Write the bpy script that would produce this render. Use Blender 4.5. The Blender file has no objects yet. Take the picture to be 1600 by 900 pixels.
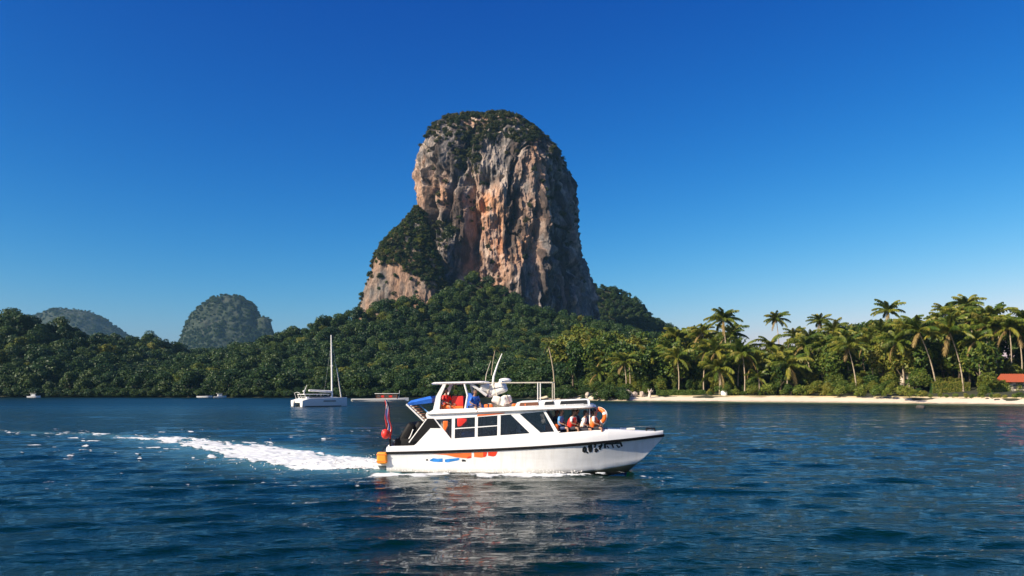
import bpy, bmesh, math, random
import numpy as np
from mathutils import Vector, Matrix, Quaternion

sc = bpy.context.scene
COL = sc.collection
R = math.radians

# ------------------------------------------------------------------ camera
CAM_H, FPX, HOR = 4.0, 1256.0, 608.0          # eye height (m), focal length (px of a 1600 px frame), horizon row
cam_d = bpy.data.cameras.new('camera'); cam = bpy.data.objects.new('camera', cam_d); COL.objects.link(cam)
cam.location = (0, 0, CAM_H); cam.rotation_euler = (R(90), 0, 0)
cam_d.sensor_width = 36.0; cam_d.lens = FPX / 1600 * 36; cam_d.shift_y = (HOR - 450) / 1600
cam_d.clip_start = 0.3; cam_d.clip_end = 20000
sc.camera = cam

# ------------------------------------------------------------------ sky and sun
SUN_EL, SUN_AZ = R(32), R(240)
world = bpy.data.worlds.new('World'); sc.world = world; world.use_nodes = True
nt = world.node_tree; bg = nt.nodes['Background']; bg.inputs[1].default_value = 0.1
sky = nt.nodes.new('ShaderNodeTexSky'); sky.sky_type = 'NISHITA'; sky.sun_disc = False
sky.sun_elevation = SUN_EL; sky.sun_rotation = SUN_AZ
sky.air_density = 1.0; sky.dust_density = 1.1; sky.ozone_density = 1.5
sep = nt.nodes.new('ShaderNodeSeparateColor'); com = nt.nodes.new('ShaderNodeCombineColor')
nt.links.new(sky.outputs[0], sep.inputs[0])
for i, (g, k) in enumerate([(4.0, 120.0), (1.90, 4.6), (1.08, 1.93)]):     # deep saturated blue of the photograph
    a = nt.nodes.new('ShaderNodeMath'); a.operation = 'MULTIPLY'; a.inputs[1].default_value = 0.05
    b = nt.nodes.new('ShaderNodeMath'); b.operation = 'POWER'; b.inputs[1].default_value = g
    c = nt.nodes.new('ShaderNodeMath'); c.operation = 'MULTIPLY'; c.inputs[1].default_value = k * 10
    d = nt.nodes.new('ShaderNodeMath'); d.operation = 'MINIMUM'; d.inputs[1].default_value = 9.0
    nt.links.new(sep.outputs[i], a.inputs[0]); nt.links.new(a.outputs[0], b.inputs[0])
    nt.links.new(b.outputs[0], c.inputs[0]); nt.links.new(c.outputs[0], d.inputs[0]); nt.links.new(d.outputs[0], com.inputs[i])
nt.links.new(com.outputs[0], bg.inputs[0])
sun_d = bpy.data.lights.new('sun', 'SUN'); sun = bpy.data.objects.new('sun', sun_d); COL.objects.link(sun)
sun_d.energy = 5.0; sun_d.angle = R(0.53); sun_d.color = (1.0, 0.87, 0.70)
TO_SUN = Vector((math.sin(SUN_AZ) * math.cos(SUN_EL), math.cos(SUN_AZ) * math.cos(SUN_EL), math.sin(SUN_EL)))
sun.rotation_euler = (-TO_SUN).to_track_quat('-Z', 'Y').to_euler()
sun.location = (-60, -30, 60)
vs = sc.view_settings; vs.view_transform = 'Standard'; vs.look = 'None'; vs.exposure = 0.65; vs.gamma = 1.0
sc.render.engine = 'CYCLES'
cy = sc.cycles
cy.use_denoising = True; cy.max_bounces = 6; cy.diffuse_bounces = 3; cy.glossy_bounces = 3
cy.transmission_bounces = 4; cy.transparent_max_bounces = 8; cy.volume_bounces = 0; cy.volume_step_rate = 4
cy.sample_clamp_indirect = 4.0; cy.caustics_reflective = False; cy.caustics_refractive = False

# ------------------------------------------------------------------ helpers
def P(px, py, Y):
    """point seen at pixel (px, py) of the 1600x900 photograph, at depth Y metres"""
    return Vector(((px - 800) / FPX * Y, Y, CAM_H - (py - HOR) / FPX * Y))
def link(o, parent=None):
    COL.objects.link(o)
    if parent is not None: o.parent = parent
    return o
def tag(o, label=None, cat=None, group=None, kind=None):
    if label: o['label'] = label
    if cat: o['category'] = cat
    if group: o['group'] = group
    if kind: o['kind'] = kind
    return o
def empty(name, loc=(0, 0, 0), rz=0.0, parent=None):
    o = bpy.data.objects.new(name, None); o.empty_display_size = 0.2
    o.location = loc; o.rotation_euler = (0, 0, rz)
    return link(o, parent)
def np_mesh(name, verts, faces, smooth=False):
    me = bpy.data.meshes.new(name)
    verts = np.asarray(verts, dtype=np.float32); faces = np.asarray(faces, dtype=np.int32)
    nf, k = faces.shape
    me.vertices.add(len(verts)); me.vertices.foreach_set('co', verts.ravel())
    me.loops.add(nf * k); me.loops.foreach_set('vertex_index', faces.ravel())
    me.polygons.add(nf); me.polygons.foreach_set('loop_start', np.arange(0, nf * k, k, dtype=np.int32))
    me.polygons.foreach_set('loop_total', np.full(nf, k, dtype=np.int32))
    if smooth: me.polygons.foreach_set('use_smooth', np.ones(nf, dtype=bool))
    me.update(calc_edges=True); return me
def attr(me, name, data, typ='FLOAT', dom='POINT'):
    a = me.attributes.new(name, typ, dom); d = np.asarray(data)
    a.data.foreach_set({'FLOAT': 'value', 'INT': 'value', 'FLOAT_COLOR': 'color', 'FLOAT_VECTOR': 'vector'}[typ], d.ravel())
def mesh_obj(name, me, mat, parent=None):
    o = bpy.data.objects.new(name, me)
    if mat is not None and not me.materials: me.materials.append(mat)
    return link(o, parent)

class MB:
    """collects shapes in one bmesh; build() links them as one mesh object"""
    def __init__(s): s.bm = bmesh.new()
    def _new(s, vs_): return [s.bm.verts.new(v) for v in vs_]
    def box(s, x0, x1, y0, y1, z0, z1, bev=0.0, seg=2, rot=None):
        t = bmesh.new(); bmesh.ops.create_cube(t, size=1.0)
        for v in t.verts: v.co = Vector(((v.co.x) * (x1 - x0), v.co.y * (y1 - y0), v.co.z * (z1 - z0)))
        if bev > 0: bmesh.ops.bevel(t, geom=t.edges[:], offset=bev, segments=seg, profile=0.6, affect='EDGES')
        M = Matrix.Translation(((x0 + x1) / 2, (y0 + y1) / 2, (z0 + z1) / 2))
        if rot is not None: M = M @ rot.to_matrix().to_4x4() if not isinstance(rot, Matrix) else M @ rot
        t.transform(M); s.merge(t); return s
    def merge(s, t):
        m = {}
        for v in t.verts: m[v] = s.bm.verts.new(v.co)
        for f in t.faces:
            try: s.bm.faces.new([m[v] for v in f.verts])
            except ValueError: pass
        t.free()
    def tube(s, pts, r, n=8, cap=True):
        pts = [Vector(p) for p in pts]; rs = r if isinstance(r, (list, tuple)) else [r] * len(pts)
        rings = []; up = None
        for i, p in enumerate(pts):
            t = (pts[min(i + 1, len(pts) - 1)] - pts[max(i - 1, 0)]).normalized()
            if up is None: up = Vector((0, 0, 1)) if abs(t.z) < 0.9 else Vector((1, 0, 0))
            a = t.cross(up).normalized(); b = a.cross(t).normalized(); up = b
            rings.append(s._new([p + (a * math.cos(2 * math.pi * k / n) + b * math.sin(2 * math.pi * k / n)) * rs[i] for k in range(n)]))
        for q in range(len(rings) - 1):
            for k in range(n):
                s.bm.faces.new((rings[q][k], rings[q][(k + 1) % n], rings[q + 1][(k + 1) % n], rings[q + 1][k]))
        if cap:
            s.bm.faces.new(rings[0][::-1]); s.bm.faces.new(rings[-1])
        return s
    def loft(s, rings, closed=True, cap=True):
        rr = [s._new(r) for r in rings]; n = len(rings[0])
        for q in range(len(rr) - 1):
            for k in range(n if closed else n - 1):
                try: s.bm.faces.new((rr[q][k], rr[q][(k + 1) % n], rr[q + 1][(k + 1) % n], rr[q + 1][k]))
                except ValueError: pass
        if cap and closed:
            s.bm.faces.new(rr[0][::-1]); s.bm.faces.new(rr[-1])
        return s
    def prism(s, poly, y0, y1, axis='y'):
        """polygon of (a, b) pairs extruded along an axis: 'y' -> (a, y, b), 'z' -> (a, b, z), 'x' -> (x, a, b)"""
        f = {'y': lambda p, t: (p[0], t, p[1]), 'z': lambda p, t: (p[0], p[1], t), 'x': lambda p, t: (t, p[0], p[1])}[axis]
        A = s._new([f(p, y0) for p in poly]); B = s._new([f(p, y1) for p in poly]); n = len(poly)
        s.bm.faces.new(A); s.bm.faces.new(B[::-1])
        for k in range(n): s.bm.faces.new((A[k], B[k], B[(k + 1) % n], A[(k + 1) % n]))
        return s
    def ball(s, c, r, seg=12, rings=8, rot=None):
        t = bmesh.new(); bmesh.ops.create_uvsphere(t, u_segments=seg, v_segments=rings, radius=1.0)
        rr = r if isinstance(r, (tuple, list)) else (r, r, r)
        M = Matrix.Translation(c) @ (rot.to_4x4() if rot is not None else Matrix()) @ Matrix.Diagonal((rr[0], rr[1], rr[2], 1))
        t.transform(M); s.merge(t); return s
    def torus(s, c, R0, r, M=None, n=28, m=10, a0=0.0, a1=2 * math.pi):
        full = abs(a1 - a0 - 2 * math.pi) < 1e-6; rings = []
        for i in range(n if full else n + 1):
            a = a0 + (a1 - a0) * i / n
            ring = []
            for k in range(m):
                b = 2 * math.pi * k / m
                v = Vector(((R0 + r * math.cos(b)) * math.cos(a), (R0 + r * math.cos(b)) * math.sin(a), r * math.sin(b)))
                if M is not None: v = M @ v
                ring.append(v + Vector(c))
            rings.append(ring)
        if full: rings.append(rings[0])
        s.loft(rings, True, not full)
        if full: bmesh.ops.remove_doubles(s.bm, verts=s.bm.verts[:], dist=1e-5)
        return s
    def sheet(s, grid):
        rr = [s._new(r) for r in grid]
        for q in range(len(rr) - 1):
            for k in range(len(rr[0]) - 1):
                s.bm.faces.new((rr[q][k], rr[q][k + 1], rr[q + 1][k + 1], rr[q + 1][k]))
        return s
    def mesh(s, name, smooth=False, ang=None):
        bmesh.ops.recalc_face_normals(s.bm, faces=s.bm.faces[:])
        me = bpy.data.meshes.new(name); s.bm.to_mesh(me); s.bm.free()
        if smooth:
            me.polygons.foreach_set('use_smooth', [True] * len(me.polygons))
            if ang is not None: me.set_sharp_from_angle(angle=R(ang))
        return me
    def build(s, name, mat, parent=None, smooth=False, ang=40):
        return mesh_obj(name, s.mesh(name, smooth, ang), mat, parent)

# ---- vectorised value noise
def _hash(ix, iy, iz, seed):
    h = (ix.astype(np.uint32) * np.uint32(374761393)) ^ (iy.astype(np.uint32) * np.uint32(668265263)) ^ (iz.astype(np.uint32) * np.uint32(2147483647)) ^ np.uint32((seed * 974711 + 12345) & 0xffffffff)
    h = (h ^ (h >> np.uint32(13))) * np.uint32(1274126177); h = (h ^ (h >> np.uint32(16))) * np.uint32(2246822519); h ^= h >> np.uint32(13)
    return h.astype(np.float32) / np.float32(4294967295.0)
def vnoise(x, y, z, seed=0):
    x, y, z = np.broadcast_arrays(np.asarray(x, np.float32), np.asarray(y, np.float32), np.asarray(z, np.float32))
    fx, fy, fz = np.floor(x), np.floor(y), np.floor(z)
    ix, iy, iz = fx.astype(np.int64), fy.astype(np.int64), fz.astype(np.int64)
    tx, ty, tz = x - fx, y - fy, z - fz
    u = tx * tx * tx * (tx * (tx * 6 - 15) + 10); v = ty * ty * ty * (ty * (ty * 6 - 15) + 10); w = tz * tz * tz * (tz * (tz * 6 - 15) + 10)
    def c(a, b, d): return _hash(ix + a, iy + b, iz + d, seed)
    x00 = c(0, 0, 0) * (1 - u) + c(1, 0, 0) * u; x10 = c(0, 1, 0) * (1 - u) + c(1, 1, 0) * u
    x01 = c(0, 0, 1) * (1 - u) + c(1, 0, 1) * u; x11 = c(0, 1, 1) * (1 - u) + c(1, 1, 1) * u
    return (x00 * (1 - v) + x10 * v) * (1 - w) + (x01 * (1 - v) + x11 * v) * w
def fbm(x, y, z, oct=4, seed=0, gain=0.5):
    s = 0.0; a = 1.0; t = 0.0
    for i in range(oct):
        s = s + a * (vnoise(x * 2 ** i + 17.3 * i, y * 2 ** i + 5.1 * i, z * 2 ** i + 9.7 * i, seed + i) * 2 - 1); t += a; a *= gain
    return s / t
def ridged(x, y, z, oct=3, seed=0):
    s = 0.0; a = 1.0; t = 0.0
    for i in range(oct):
        s = s + a * (1 - np.abs(vnoise(x * 2 ** i + 3.3 * i, y * 2 ** i + 7.1 * i, z * 2 ** i, seed + i) * 2 - 1) * 2); t += a; a *= 0.5
    return s / t
def sstep(a, b, x):
    t = np.clip((x - a) / (b - a), 0, 1); return t * t * (3 - 2 * t)

# ---- materials
def new_mat(name):
    m = bpy.data.materials.new(name); m.use_nodes = True
    return m, m.node_tree, m.node_tree.nodes['Principled BSDF']
def N(nt, typ, **kw):
    n = nt.nodes.new(typ)
    for k, v in kw.items():
        if k.startswith('i_'): n.inputs[k[2:].replace('_', ' ')].default_value = v
        else: setattr(n, k, v)
    return n
def noise_node(nt, scale, detail=4, rough=0.55, mapping=None, coord='Object'):
    tc = N(nt, 'ShaderNodeTexCoord'); n = N(nt, 'ShaderNodeTexNoise'); n.inputs['Scale'].default_value = scale
    n.inputs['Detail'].default_value = detail; n.inputs['Roughness'].default_value = rough
    if mapping is not None:
        mp = N(nt, 'ShaderNodeMapping'); mp.inputs['Scale'].default_value = mapping
        nt.links.new(tc.outputs[coord], mp.inputs[0]); nt.links.new(mp.outputs[0], n.inputs['Vector'])
    else: nt.links.new(tc.outputs[coord], n.inputs['Vector'])
    return n
def ramp(nt, stops, inp=None):
    r = N(nt, 'ShaderNodeValToRGB'); e = r.color_ramp.elements
    while len(e) < len(stops): e.new(0.5)
    for q, (p, c) in zip(e, stops): q.position = p; q.color = (*c, 1) if len(c) == 3 else c
    if inp is not None: nt.links.new(inp, r.inputs[0])
    return r
def simple(name, col, rough=0.5, var=0.12, scale=6.0, bump=0.0, metal=0.0, spec=0.5, coat=0.0):
    m, nt, b = new_mat(name)
    n = noise_node(nt, scale, 5, 0.6)
    lo = tuple(max(0, c * (1 - var)) for c in col); hi = tuple(min(1, c * (1 + var)) for c in col)
    r = ramp(nt, [(0.3, lo), (0.7, hi)], n.outputs[0]); nt.links.new(r.outputs[0], b.inputs['Base Color'])
    b.inputs['Roughness'].default_value = rough; b.inputs['Metallic'].default_value = metal
    b.inputs['Specular IOR Level'].default_value = spec; b.inputs['Coat Weight'].default_value = coat
    if bump > 0:
        bp = N(nt, 'ShaderNodeBump'); bp.inputs['Strength'].default_value = bump; bp.inputs['Distance'].default_value = 0.02
        nt.links.new(n.outputs[0], bp.inputs['Height']); nt.links.new(bp.outputs[0], b.inputs['Normal'])
    return m
def leaf_mat(name, cols, trans=0.25, rough=0.5):
    """leaves: colour differs from tree to tree and from leaf to leaf; light passes through"""
    m, nt, b = new_mat(name)
    oi = N(nt, 'ShaderNodeObjectInfo'); ge = N(nt, 'ShaderNodeNewGeometry')
    mx = N(nt, 'ShaderNodeMath', operation='MULTIPLY_ADD'); mx.inputs[1].default_value = 0.55
    m2 = N(nt, 'ShaderNodeMath', operation='MULTIPLY'); m2.inputs[1].default_value = 0.45
    nt.links.new(ge.outputs['Random Per Island'], m2.inputs[0]); nt.links.new(oi.outputs['Random'], mx.inputs[0]); nt.links.new(m2.outputs[0], mx.inputs[2])
    k = len(cols) - 1
    r = ramp(nt, [(0.12 + 0.76 * i / k, c) for i, c in enumerate(cols)], mx.outputs[0])
    nt.links.new(r.outputs[0], b.inputs['Base Color']); b.inputs['Roughness'].default_value = rough
    b.inputs['Specular IOR Level'].default_value = 0.25
    out = nt.nodes['Material Output']; t = N(nt, 'ShaderNodeBsdfTranslucent'); mix = N(nt, 'ShaderNodeMixShader'); mix.inputs[0].default_value = trans
    nt.links.new(r.outputs[0], t.inputs[0]); nt.links.new(b.outputs[0], mix.inputs[1]); nt.links.new(t.outputs[0], mix.inputs[2]); nt.links.new(mix.outputs[0], out.inputs[0])
    return m
M = {}
M['leaf_hill'] = leaf_mat('leaf_hill', [(0.012, 0.032, 0.010), (0.024, 0.058, 0.014), (0.036, 0.072, 0.014), (0.060, 0.088, 0.016)], 0.16)
M['leaf_coast'] = leaf_mat('leaf_coast', [(0.022, 0.055, 0.012), (0.06, 0.11, 0.016), (0.125, 0.155, 0.02), (0.21, 0.19, 0.028)])
M['leaf_shrub'] = leaf_mat('leaf_shrub', [(0.05, 0.10, 0.018), (0.11, 0.17, 0.025), (0.20, 0.22, 0.035), (0.30, 0.24, 0.05)])
M['leaf_cliff'] = leaf_mat('leaf_cliff', [(0.015, 0.028, 0.010), (0.03, 0.05, 0.014), (0.055, 0.07, 0.018), (0.11, 0.085, 0.025)])
M['palm_leaf'] = leaf_mat('palm_leaf', [(0.042, 0.085, 0.012), (0.10, 0.145, 0.018), (0.185, 0.205, 0.026), (0.31, 0.265, 0.045)], 0.3, 0.4)
M['palm_dry'] = leaf_mat('palm_dry', [(0.16, 0.11, 0.04), (0.26, 0.18, 0.06), (0.34, 0.25, 0.09)], 0.2, 0.6)
M['bark'] = simple('bark', (0.10, 0.075, 0.05), 0.9, 0.4, 3, 0.4)
M['palm_bark'] = simple('palm_bark', (0.36, 0.29, 0.20), 0.85, 0.35, 2.5, 0.3)
M['pale_wood'] = simple('pale_wood', (0.55, 0.46, 0.40), 0.85, 0.2, 4, 0.3)
M['gelcoat'] = simple('gelcoat', (0.80, 0.80, 0.78), 0.22, 0.035, 1.2, 0, coat=0.3)
M['white_paint'] = simple('white_paint', (0.80, 0.79, 0.76), 0.35, 0.05, 3)
M['off_white'] = simple('off_white', (0.74, 0.70, 0.62), 0.6, 0.12, 5, 0.2)
M['black_rubber'] = simple('black_rubber', (0.008, 0.008, 0.009), 0.6, 0.3, 8, spec=0.2)
M['black_gloss'] = simple('black_gloss', (0.010, 0.010, 0.012), 0.18, 0.3, 4, coat=0.5)
M['dark_inside'] = simple('dark_inside', (0.05, 0.05, 0.055), 0.7, 0.3, 3)
M['steel'] = simple('steel', (0.62, 0.62, 0.62), 0.25, 0.1, 6, metal=1.0)
M['orange'] = simple('orange', (0.85, 0.16, 0.02), 0.5, 0.12, 7, 0.2)
M['amber'] = simple('amber', (0.85, 0.30, 0.02), 0.5, 0.2, 9, 0.2)
M['red'] = simple('red', (0.72, 0.03, 0.02), 0.5, 0.15, 5, 0.2)
M['blue'] = simple('blue', (0.02, 0.13, 0.55), 0.55, 0.2, 4, 0.3)
M['light_blue'] = simple('light_blue', (0.10, 0.30, 0.62), 0.55, 0.2, 4)
M['navy'] = simple('navy', (0.015, 0.03, 0.10), 0.6, 0.2, 4)
M['brown'] = simple('brown', (0.16, 0.06, 0.03), 0.6, 0.25, 10, 0.3)
M['bottom_ochre'] = simple('bottom_ochre', (0.30, 0.24, 0.16), 0.6, 0.3, 3)
M['grey_blue'] = simple('grey_blue', (0.16, 0.24, 0.33), 0.4, 0.12, 2)
M['decal_orange'] = simple('decal_orange', (0.82, 0.17, 0.04), 0.35, 0.18, 2.5)
M['decal_red'] = simple('decal_red', (0.70, 0.05, 0.02), 0.35, 0.2, 3)
M['decal_blue'] = simple('decal_blue', (0.03, 0.22, 0.60), 0.35, 0.4, 3)
M['ink'] = simple('ink', (0.012, 0.014, 0.016), 0.5, 0.2, 5)
M['canvas'] = simple('canvas', (0.62, 0.56, 0.46), 0.85, 0.15, 8, 0.3)
M['roof_red'] = simple('roof_red', (0.34, 0.075, 0.03), 0.8, 0.25, 6, 0.3)
M['plaster'] = simple('plaster', (0.62, 0.52, 0.42), 0.85, 0.12, 3, 0.2)
M['dark_rock'] = simple('dark_rock', (0.045, 0.04, 0.036), 0.85, 0.4, 1.5, 0.6)
M['pale_rock'] = simple('pale_rock', (0.40, 0.33, 0.27), 0.9, 0.3, 1.5, 0.6)
M['hair'] = simple('hair', (0.018, 0.012, 0.010), 0.5, 0.3, 30)
M['skin_a'] = simple('skin_a', (0.42, 0.23, 0.15), 0.5, 0.08, 12)
M['skin_b'] = simple('skin_b', (0.30, 0.16, 0.10), 0.5, 0.08, 12)
M['white_cloth'] = simple('white_cloth', (0.76, 0.74, 0.70), 0.85, 0.06, 12, 0.2)
M['dark_cloth'] = simple('dark_cloth', (0.03, 0.03, 0.04), 0.85, 0.2, 12, 0.2)

def glass_mat():
    m, nt, b = new_mat('tinted_glass')
    out = nt.nodes['Material Output']; tr = N(nt, 'ShaderNodeBsdfTransparent'); tr.inputs[0].default_value = (0.62, 0.65, 0.68, 1)
    gl = N(nt, 'ShaderNodeBsdfGlossy'); gl.inputs['Roughness'].default_value = 0.02
    fr = N(nt, 'ShaderNodeFresnel'); fr.inputs[0].default_value = 1.5; mix = N(nt, 'ShaderNodeMixShader')
    nt.links.new(fr.outputs[0], mix.inputs[0]); nt.links.new(tr.outputs[0], mix.inputs[1]); nt.links.new(gl.outputs[0], mix.inputs[2]); nt.links.new(mix.outputs[0], out.inputs[0])
    nt.nodes.remove(b); return m
M['glass'] = glass_mat()

# ================================================================== THE SETTING
# ---- shoreline (x sorted), metres; measured from the row at which the land meets the water
_sh = [(-900, 619.8), (-300, 620.5), (0, 620.8), (450, 621.2), (600, 621.5), (750, 622), (850, 623.6), (950, 626.4), (1100, 627.6), (1300, 629.2), (1450, 631), (1600, 633), (1800, 636)]
SHX, SHY = [], []
for px, py in _sh:
    Y = CAM_H * FPX / (py - HOR); SHX.append((px - 800) / FPX * Y); SHY.append(Y)
SHX = np.array([-3000] + SHX + [260, 3000]); SHY = np.array([SHY[0]] + SHY + [150, 150])
def shore_y(X): return np.interp(X, SHX, SHY)

# ---- waves
_rw = random.Random(5); WAVES = []
for i in range(46):
    lam = 0.42 * (1.105 ** i) * _rw.uniform(0.92, 1.08)
    if lam > 14: break
    WAVES.append((lam, _rw.gauss(R(95), R(20)), _rw.uniform(0, 6.28), 0.0072 * lam ** 0.75 if lam < 1.6 else 0.0102 * (lam / 1.6) ** -0.05))
def wave_h(X, Y, sp=None):
    h = np.zeros_like(X)
    wx = X + 0.9 * fbm(X * 0.12, Y * 0.12, 0.3, 2, 3); wy = Y + 0.9 * fbm(X * 0.12, Y * 0.12, 7.3, 2, 4)
    for lam, an, ph, am in WAVES:
        w = 1.0 if sp is None else sstep(2.2, 4.5, lam / sp)
        s = np.sin((wx * math.cos(an) + wy * math.sin(an)) * (2 * math.pi / lam) + ph)
        h += am * w * s
    gust = 0.75 + 0.6 * vnoise(X * 0.05, Y * 0.09, 1.5, 9)
    h *= gust
    # diverging waves the boat has left, near and left of it: crests run from lower left to upper right
    L = sstep(4, -10, X) * sstep(75, 45, Y)
    for lam, an, am, ph in [(3.4, R(116), 0.034, 0.4), (2.3, R(121), 0.026, 2.0), (1.5, R(113), 0.017, 1.1), (5.2, R(112), 0.022, 4.0)]:
        w = 1.0 if sp is None else sstep(2.2, 4.5, lam / sp)
        s = np.sin((wx * math.cos(an) + wy * math.sin(an)) * (2 * math.pi / lam) + ph)
        h += L * w * am * (0.45 + vnoise(X * 0.15, Y * 0.15, lam, 21)) * (s + 0.25 * np.cos(2 * ((wx * math.cos(an) + wy * math.sin(an)) * (2 * math.pi / lam) + ph)))
    Rr = sstep(2, 12, X) * sstep(70, 40, Y)
    for lam, an, am, ph in [(3.0, R(76), 0.030, 1.4), (1.9, R(70), 0.018, 2.7)]:
        w = 1.0 if sp is None else sstep(2.2, 4.5, lam / sp)
        h += Rr * w * am * (0.4 + vnoise(X * 0.15, Y * 0.15, lam, 22)) * np.sin((wx * math.cos(an) + wy * math.sin(an)) * (2 * math.pi / lam) + ph)
    return h

# ---- main boat frame (needed by the water round it)
BOAT_HEAD = R(-6.0)
BOAT_O = Vector((-5.88, 40.2, 0.0))
def boat_local(X, Y):
    c, s = math.cos(BOAT_HEAD), math.sin(BOAT_HEAD); dx, dy = X - BOAT_O.x, Y - BOAT_O.y
    return dx * c + dy * s, -dx * s + dy * c
WAKE = np.array([(-5.2, 40.3), (-8.2, 41.6), (-11.0, 44.2), (-14.6, 49.0), (-19.5, 55.5), (-27, 63.5), (-37, 71), (-50, 77)])
WW = np.array([1.7, 2.5, 3.0, 3.4, 3.0, 2.0, 1.1, 0.6]); WS = np.array([1.22, 1.10, 1.0, 0.88, 0.77, 0.66, 0.52, 0.25])
def wake_field(X, Y, full=False):
    """(closeness to the wake's middle 0..1, strength)"""
    best = np.full(X.shape, 9.0); st = np.zeros(X.shape); side = np.zeros(X.shape); arc = np.zeros(X.shape); acc = 0.0
    for i in range(len(WAKE) - 1):
        a, b = WAKE[i], WAKE[i + 1]; d = b - a; L2 = d @ d
        t = np.clip(((X - a[0]) * d[0] + (Y - a[1]) * d[1]) / L2, 0, 1)
        q = np.hypot(X - a[0] - t * d[0], Y - a[1] - t * d[1]) / (WW[i] + t * (WW[i + 1] - WW[i]))
        m = q < best
        best = np.where(m, q, best); st = np.where(m, WS[i] + t * (WS[i + 1] - WS[i]), st)
        side = np.where(m, ((X - a[0]) * d[1] - (Y - a[1]) * d[0]) / math.sqrt(L2), side); arc = np.where(m, acc + t * math.sqrt(L2), arc); acc += math.sqrt(L2)
    if full: return best, st, arc, side
    return best, st

def build_water():
    fine = np.radians(np.linspace(-40, 40, 760)); coarse = np.radians(np.linspace(40, 320, 60))[1:-1]
    ang = np.concatenate([fine, coarse])
    rad = [0.5]
    while rad[-1] < 9: rad.append(rad[-1] * 1.25)
    while rad[-1] < 330: rad.append(rad[-1] * 1.0063)
    while rad[-1] < 5000: rad.append(rad[-1] * 1.06)
    rad = np.array(rad); A, Q = np.meshgrid(ang, rad)
    X = Q * np.sin(A); Y = Q * np.cos(A)
    sp = np.maximum(Q * 0.0063, Q * 0.0019)
    Z = wave_h(X, Y, sp) * sstep(330, 180, Q)
    Z[:, 760:] = 0.0
    q, s = wake_field(X, Y)
    Z += 0.16 * s * np.exp(-(q * 1.1) ** 2) * (0.6 + 0.8 * fbm(X * 0.5, Y * 0.5, 3.0, 3, 31))
    lx, ly = boat_local(X, Y)
    inside = (np.abs(ly) < 1.45) & (lx > 0.1) & (lx < 11.5)
    Z = np.where(inside, np.minimum(Z, -0.22), Z)
    n = len(ang); m = len(rad)
    idx = np.arange(n * m).reshape(m, n); nxt = np.roll(idx, -1, axis=1)
    F = np.stack([idx[:-1], nxt[:-1], nxt[1:], idx[1:]], -1).reshape(-1, 4)
    V = np.stack([X, Y, Z], -1).reshape(-1, 3)
    c0 = np.array([[0, 0, 0]]); V = np.concatenate([V, c0])
    me = np_mesh('sea', V, F, True)
    sd = shore_y(X) - Y
    shal = np.clip(1 - sd / 34.0, 0, 1) ** 1.3 * sstep(-5, 60, X)
    attr(me, 'shallow', np.append(shal.ravel(), 0).astype(np.float32))
    attr(me, 'ruffle', np.append((0.02 + 0.30 * sstep(60, 240, Y)).ravel(), 0.03).astype(np.float32))     # short ripples the sheet does not carry
    churn = np.clip(1.2 * s * np.exp(-(q * 0.75) ** 2), 0, 1)
    attr(me, 'churn', np.append(churn.ravel(), 0).astype(np.float32))
    m, nt, b = new_mat('sea_water')
    at = N(nt, 'ShaderNodeAttribute', attribute_name='shallow'); ac = N(nt, 'ShaderNodeAttribute', attribute_name='churn')
    n1 = noise_node(nt, 0.035, 4, 0.6)
    r0 = ramp(nt, [(0.3, (0.0001, 0.008, 0.006)), (0.7, (0.0004, 0.014, 0.010))], n1.outputs[0])
    r1 = ramp(nt, [(0.0, (0, 0, 0)), (0.45, (0.35, 0.35, 0.35)), (1.0, (1, 1, 1))], at.outputs['Fac'])
    mx = N(nt, 'ShaderNodeMix', data_type='RGBA'); mx.inputs['B'].default_value = (0.085, 0.20, 0.12, 1)
    nt.links.new(r1.outputs[0], mx.inputs['Factor']); nt.links.new(r0.outputs[0], mx.inputs['A'])
    m3 = N(nt, 'ShaderNodeMix', data_type='RGBA'); m3.inputs['B'].default_value = (0.08, 0.22, 0.26, 1)
    nt.links.new(ac.outputs['Fac'], m3.inputs['Factor']); nt.links.new(mx.outputs['Result'], m3.inputs['A'])
    nt.links.new(m3.outputs['Result'], b.inputs['Base Color'])
    b.inputs['IOR'].default_value = 1.333; b.inputs['Specular IOR Level'].default_value = 0.25; b.inputs['Specular Tint'].default_value = (0.55, 0.95, 1.0, 1)
    ar_ = N(nt, 'ShaderNodeAttribute', attribute_name='ruffle'); nt.links.new(ar_.outputs['Fac'], b.inputs['Roughness'])
    f1 = noise_node(nt, 1.0, 5, 0.62, (2.6, 5.0, 1)); f2 = noise_node(nt, 1.0, 3, 0.6, (0.7, 1.6, 1))
    ad = N(nt, 'ShaderNodeMath', operation='MULTIPLY_ADD'); ad.inputs[1].default_value = 1.6
    nt.links.new(f2.outputs[0], ad.inputs[0]); nt.links.new(f1.outputs[0], ad.inputs[2])
    bp = N(nt, 'ShaderNodeBump'); bp.inputs['Strength'].default_value = 0.9; bp.inputs['Distance'].default_value = 0.055
    nt.links.new(ad.outputs[0], bp.inputs['Height']); nt.links.new(bp.outputs[0], b.inputs['Normal'])
    return tag(mesh_obj('sea', me, m), 'dark teal rippled sea water', None, None, 'structure')
build_water()

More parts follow.
